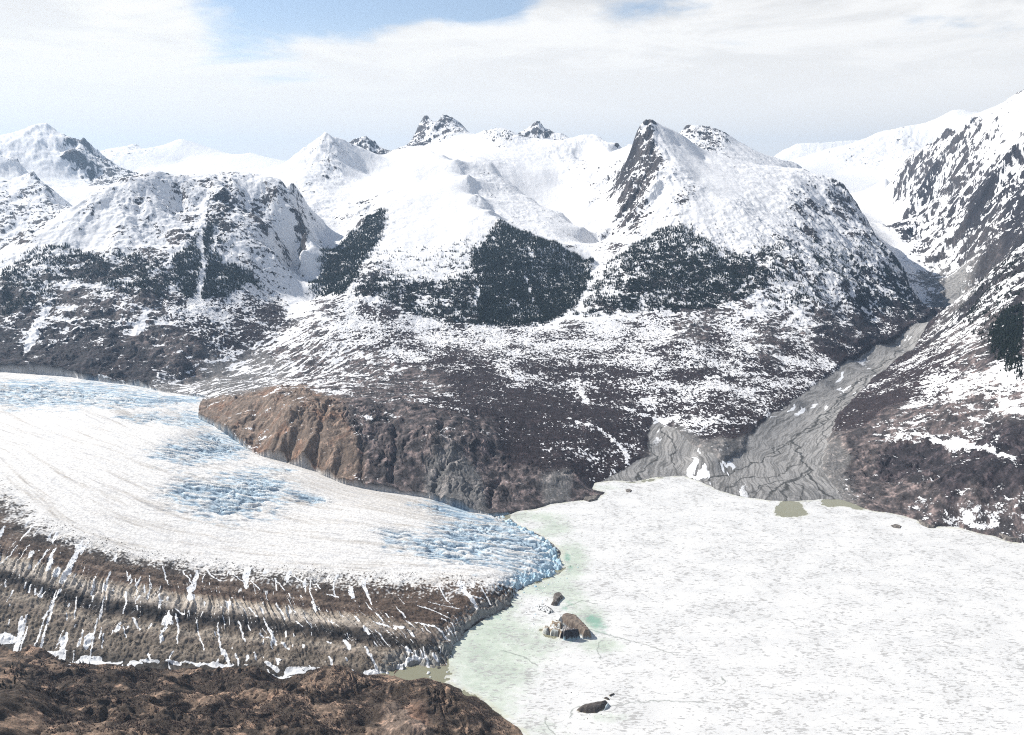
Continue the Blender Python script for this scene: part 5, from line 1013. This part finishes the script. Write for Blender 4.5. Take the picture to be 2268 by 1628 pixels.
def c_rock(x, y, z, sl, ID, gx_, gy_):
    n = fbm(x / 6, y / 6, 4, 471); return lerp(col3((.10, .09, .085)) + np.zeros(x.shape + (3,)), col3((.25, .225, .20)) * np.ones(x.shape + (1,)), sst(n + ridged(x / 12, y / 4, 2, 473) * .3, -.1, .45))
for pts, h, lb_ in (([(2032,1150),(2046,1148),(2074,1165),(2072,1170),(2056,1170),(2038,1162)], 4, 'flat grey rock ledge jutting from the right shore into the ice'),
    ([(2202,1184),(2212,1172),(2240,1180),(2262,1190),(2262,1202),(2240,1200),(2225,1197)], 9, 'brown rounded rock knob at the shore near the right edge'),
    ([(1972,1164),(1985,1161),(1997,1166),(1994,1171),(1978,1169)], 1.6, 'small dark rock pile alone on the ice off the right shore'),
    ([(1385,1085),(1394,1083),(1400,1087),(1396,1091),(1387,1090)], 2, 'small grey rock alone on the ice below the river delta'),
    ([(1292,1102),(1310,1097),(1328,1098),(1322,1108),(1305,1112),(1292,1108)], 5, 'low dark rock islet off the point left of the delta')):
    b = berg('rock', [(Z1(pts, 0), h, 6 if h > 2 else 2, (0, 0))], c_rock, M_STONE, seed=int(h * 7 + pts[0][0]) % 97, wob=1.5); tag(b, lb_, 'rock')
# loose floes and blocks
def floe_mesh(seed):
    q = np.random.RandomState(seed); n = 9; top = []; 
    for k in range(n):
        a = 2 * math.pi * k / n + q.rand() * .3; r = .55 + .45 * q.rand(); top.append((math.cos(a) * r, math.sin(a) * r * .8))
    V = [(0, 0, .5 + .2 * q.rand())] + [(x * .8, y * .8, .36 + .2 * q.rand()) for x, y in top] + [(x, y, .12 + .12 * q.rand()) for x, y in top] + [(x, y, -.5) for x, y in top]
    Fc = [(0, 1 + k, 1 + (k + 1) % n) for k in range(n)] + [(1 + k, 1 + n + k, 1 + n + (k + 1) % n, 1 + (k + 1) % n) for k in range(n)] + [(1 + n + k, 1 + 2 * n + k, 1 + 2 * n + (k + 1) % n, 1 + n + (k + 1) % n) for k in range(n)] + [tuple(range(3 * n, 2 * n, -1))]
    return V, Fc
def mk_floe_mat(name, c):
    m = new_mat(name); t = m.node_tree; ge = nd(t, 'ShaderNodeNewGeometry'); n = noise_n(t, ge.outputs['Position'], .6, 4)
    surf(m, mixc(t, n, c, tuple(v * .75 for v in c)), .5, n, .4, .5, .3); return m
M_FLOE = mk_floe_mat('floating_ice', (.78, .80, .80)); M_FLOEB = mk_floe_mat('blue_ice_block', (.42, .62, .72)); M_FLOED = mk_floe_mat('dirty_ice_block', (.10, .09, .085))
fm = []
for mt in (M_FLOE, M_FLOEB, M_FLOED):
    for q in range(3):
        V, Fc = floe_mesh(q + 90); me = bpy.data.meshes.new('ice_floe'); me.from_pydata(V, [], Fc); me.update(); me.materials.append(mt); fm.append(me)
def floe(vx, vy, s, k, lab, grp):
    x, y, z = pz(vx, vy, 0.1); o = bpy.data.objects.new('ice_floe', fm[k]); COL.objects.link(o); o.location = (x, y, .2); o.scale = (s, s * (.7 + .5 * g.rand()), s * .5); o.rotation_euler = (0, 0, g.rand() * 6.28); tag(o, lab, 'ice floe', grp)
for vx, vy, s, k, lab in ((949,1491,6,0,'white rounded ice floe floating on the olive pond below the glacier'),(972,1479,4,8,'dark ice lump standing at the edge of the olive pond'),(990,1489,3,1,'small white floe by the slush at the right end of the olive pond'),(953,1500,2.5,2,'tiny white floe nearest the hillside in the olive pond'),(1186,1299,5,3,'blue ice block fallen beside the narrow bay in the glacier front')): floe(vx, vy, s, k, lab, None) if False else floe(vx, vy, s, k, lab, 'single floes in open water')
for q in range(60):
    a = g.rand() * 6.28; rr = 1 + g.rand() * .45; floe(1281 + math.cos(a) * 46 * rr, 1563 + math.sin(a) * 22 * rr, .7 + 1.3 * g.rand() ** 2, int(g.choice([0, 1, 2, 6])), 'small ice piece scattered around the whale-backed iceberg', 'ice pieces around the whale-backed iceberg')
path = [(1262,1240),(1258,1262),(1240,1278),(1205,1296),(1180,1308),(1160,1326),(1150,1345),(1110,1368),(1070,1392),(1190,1335),(1210,1320),(1170,1352),(1195,1290)]
for q in range(150):
    k = g.randint(len(path)); p = path[k]; floe(p[0] + g.randn() * 11, p[1] + g.randn() * 8, .9 + 2.2 * g.rand() ** 2, int(g.choice([0, 1, 2, 0, 1, 3, 4, 6])), 'small loose ice block in the slush along the glacier front', 'loose ice blocks along the glacier front')
for q in range(70):
    a = g.rand() * 6.28; rr = .8 + g.rand() * .5; floe(1228 + math.cos(a) * 48 * rr, 1388 + math.sin(a) * 30 * rr, .8 + 2 * g.rand() ** 2, int(g.choice([0, 1, 2])), 'small white ice piece scattered around the largest iceberg', 'ice pieces around the largest iceberg')
log('ice')


zmin = float(Z.min()) - 1.0; ztop = float(Z.max()) + 60
hb = [(-26000.0, -6000.0), (26000.0, -6000.0), (26000.0, 27000.0), (-26000.0, 27000.0)]
me = bpy.data.meshes.new('haze'); me.from_pydata([(x, y, zmin) for x, y in hb] + [(x, y, ztop) for x, y in hb], [], [(3, 2, 1, 0), (4, 5, 6, 7), (0, 1, 5, 4), (1, 2, 6, 5), (2, 3, 7, 6), (3, 0, 4, 7)]); me.update()
hm = new_mat('haze_air'); t = hm.node_tree; pv = nd(t, 'ShaderNodeVolumePrincipled'); oo = nd(t, 'ShaderNodeOutputMaterial'); t.links.new(pv.outputs[0], oo.inputs['Volume'])
pv.inputs['Color'].default_value = (.46, .68, .98, 1); pv.inputs['Density'].default_value = HAZE_D; pv.inputs['Anisotropy'].default_value = .3
me.materials.append(hm); ho = bpy.data.objects.new('haze', me); COL.objects.link(ho); tag(ho, 'thin blue air between the camera and the far mountains', 'haze', kind='stuff')

log('done')
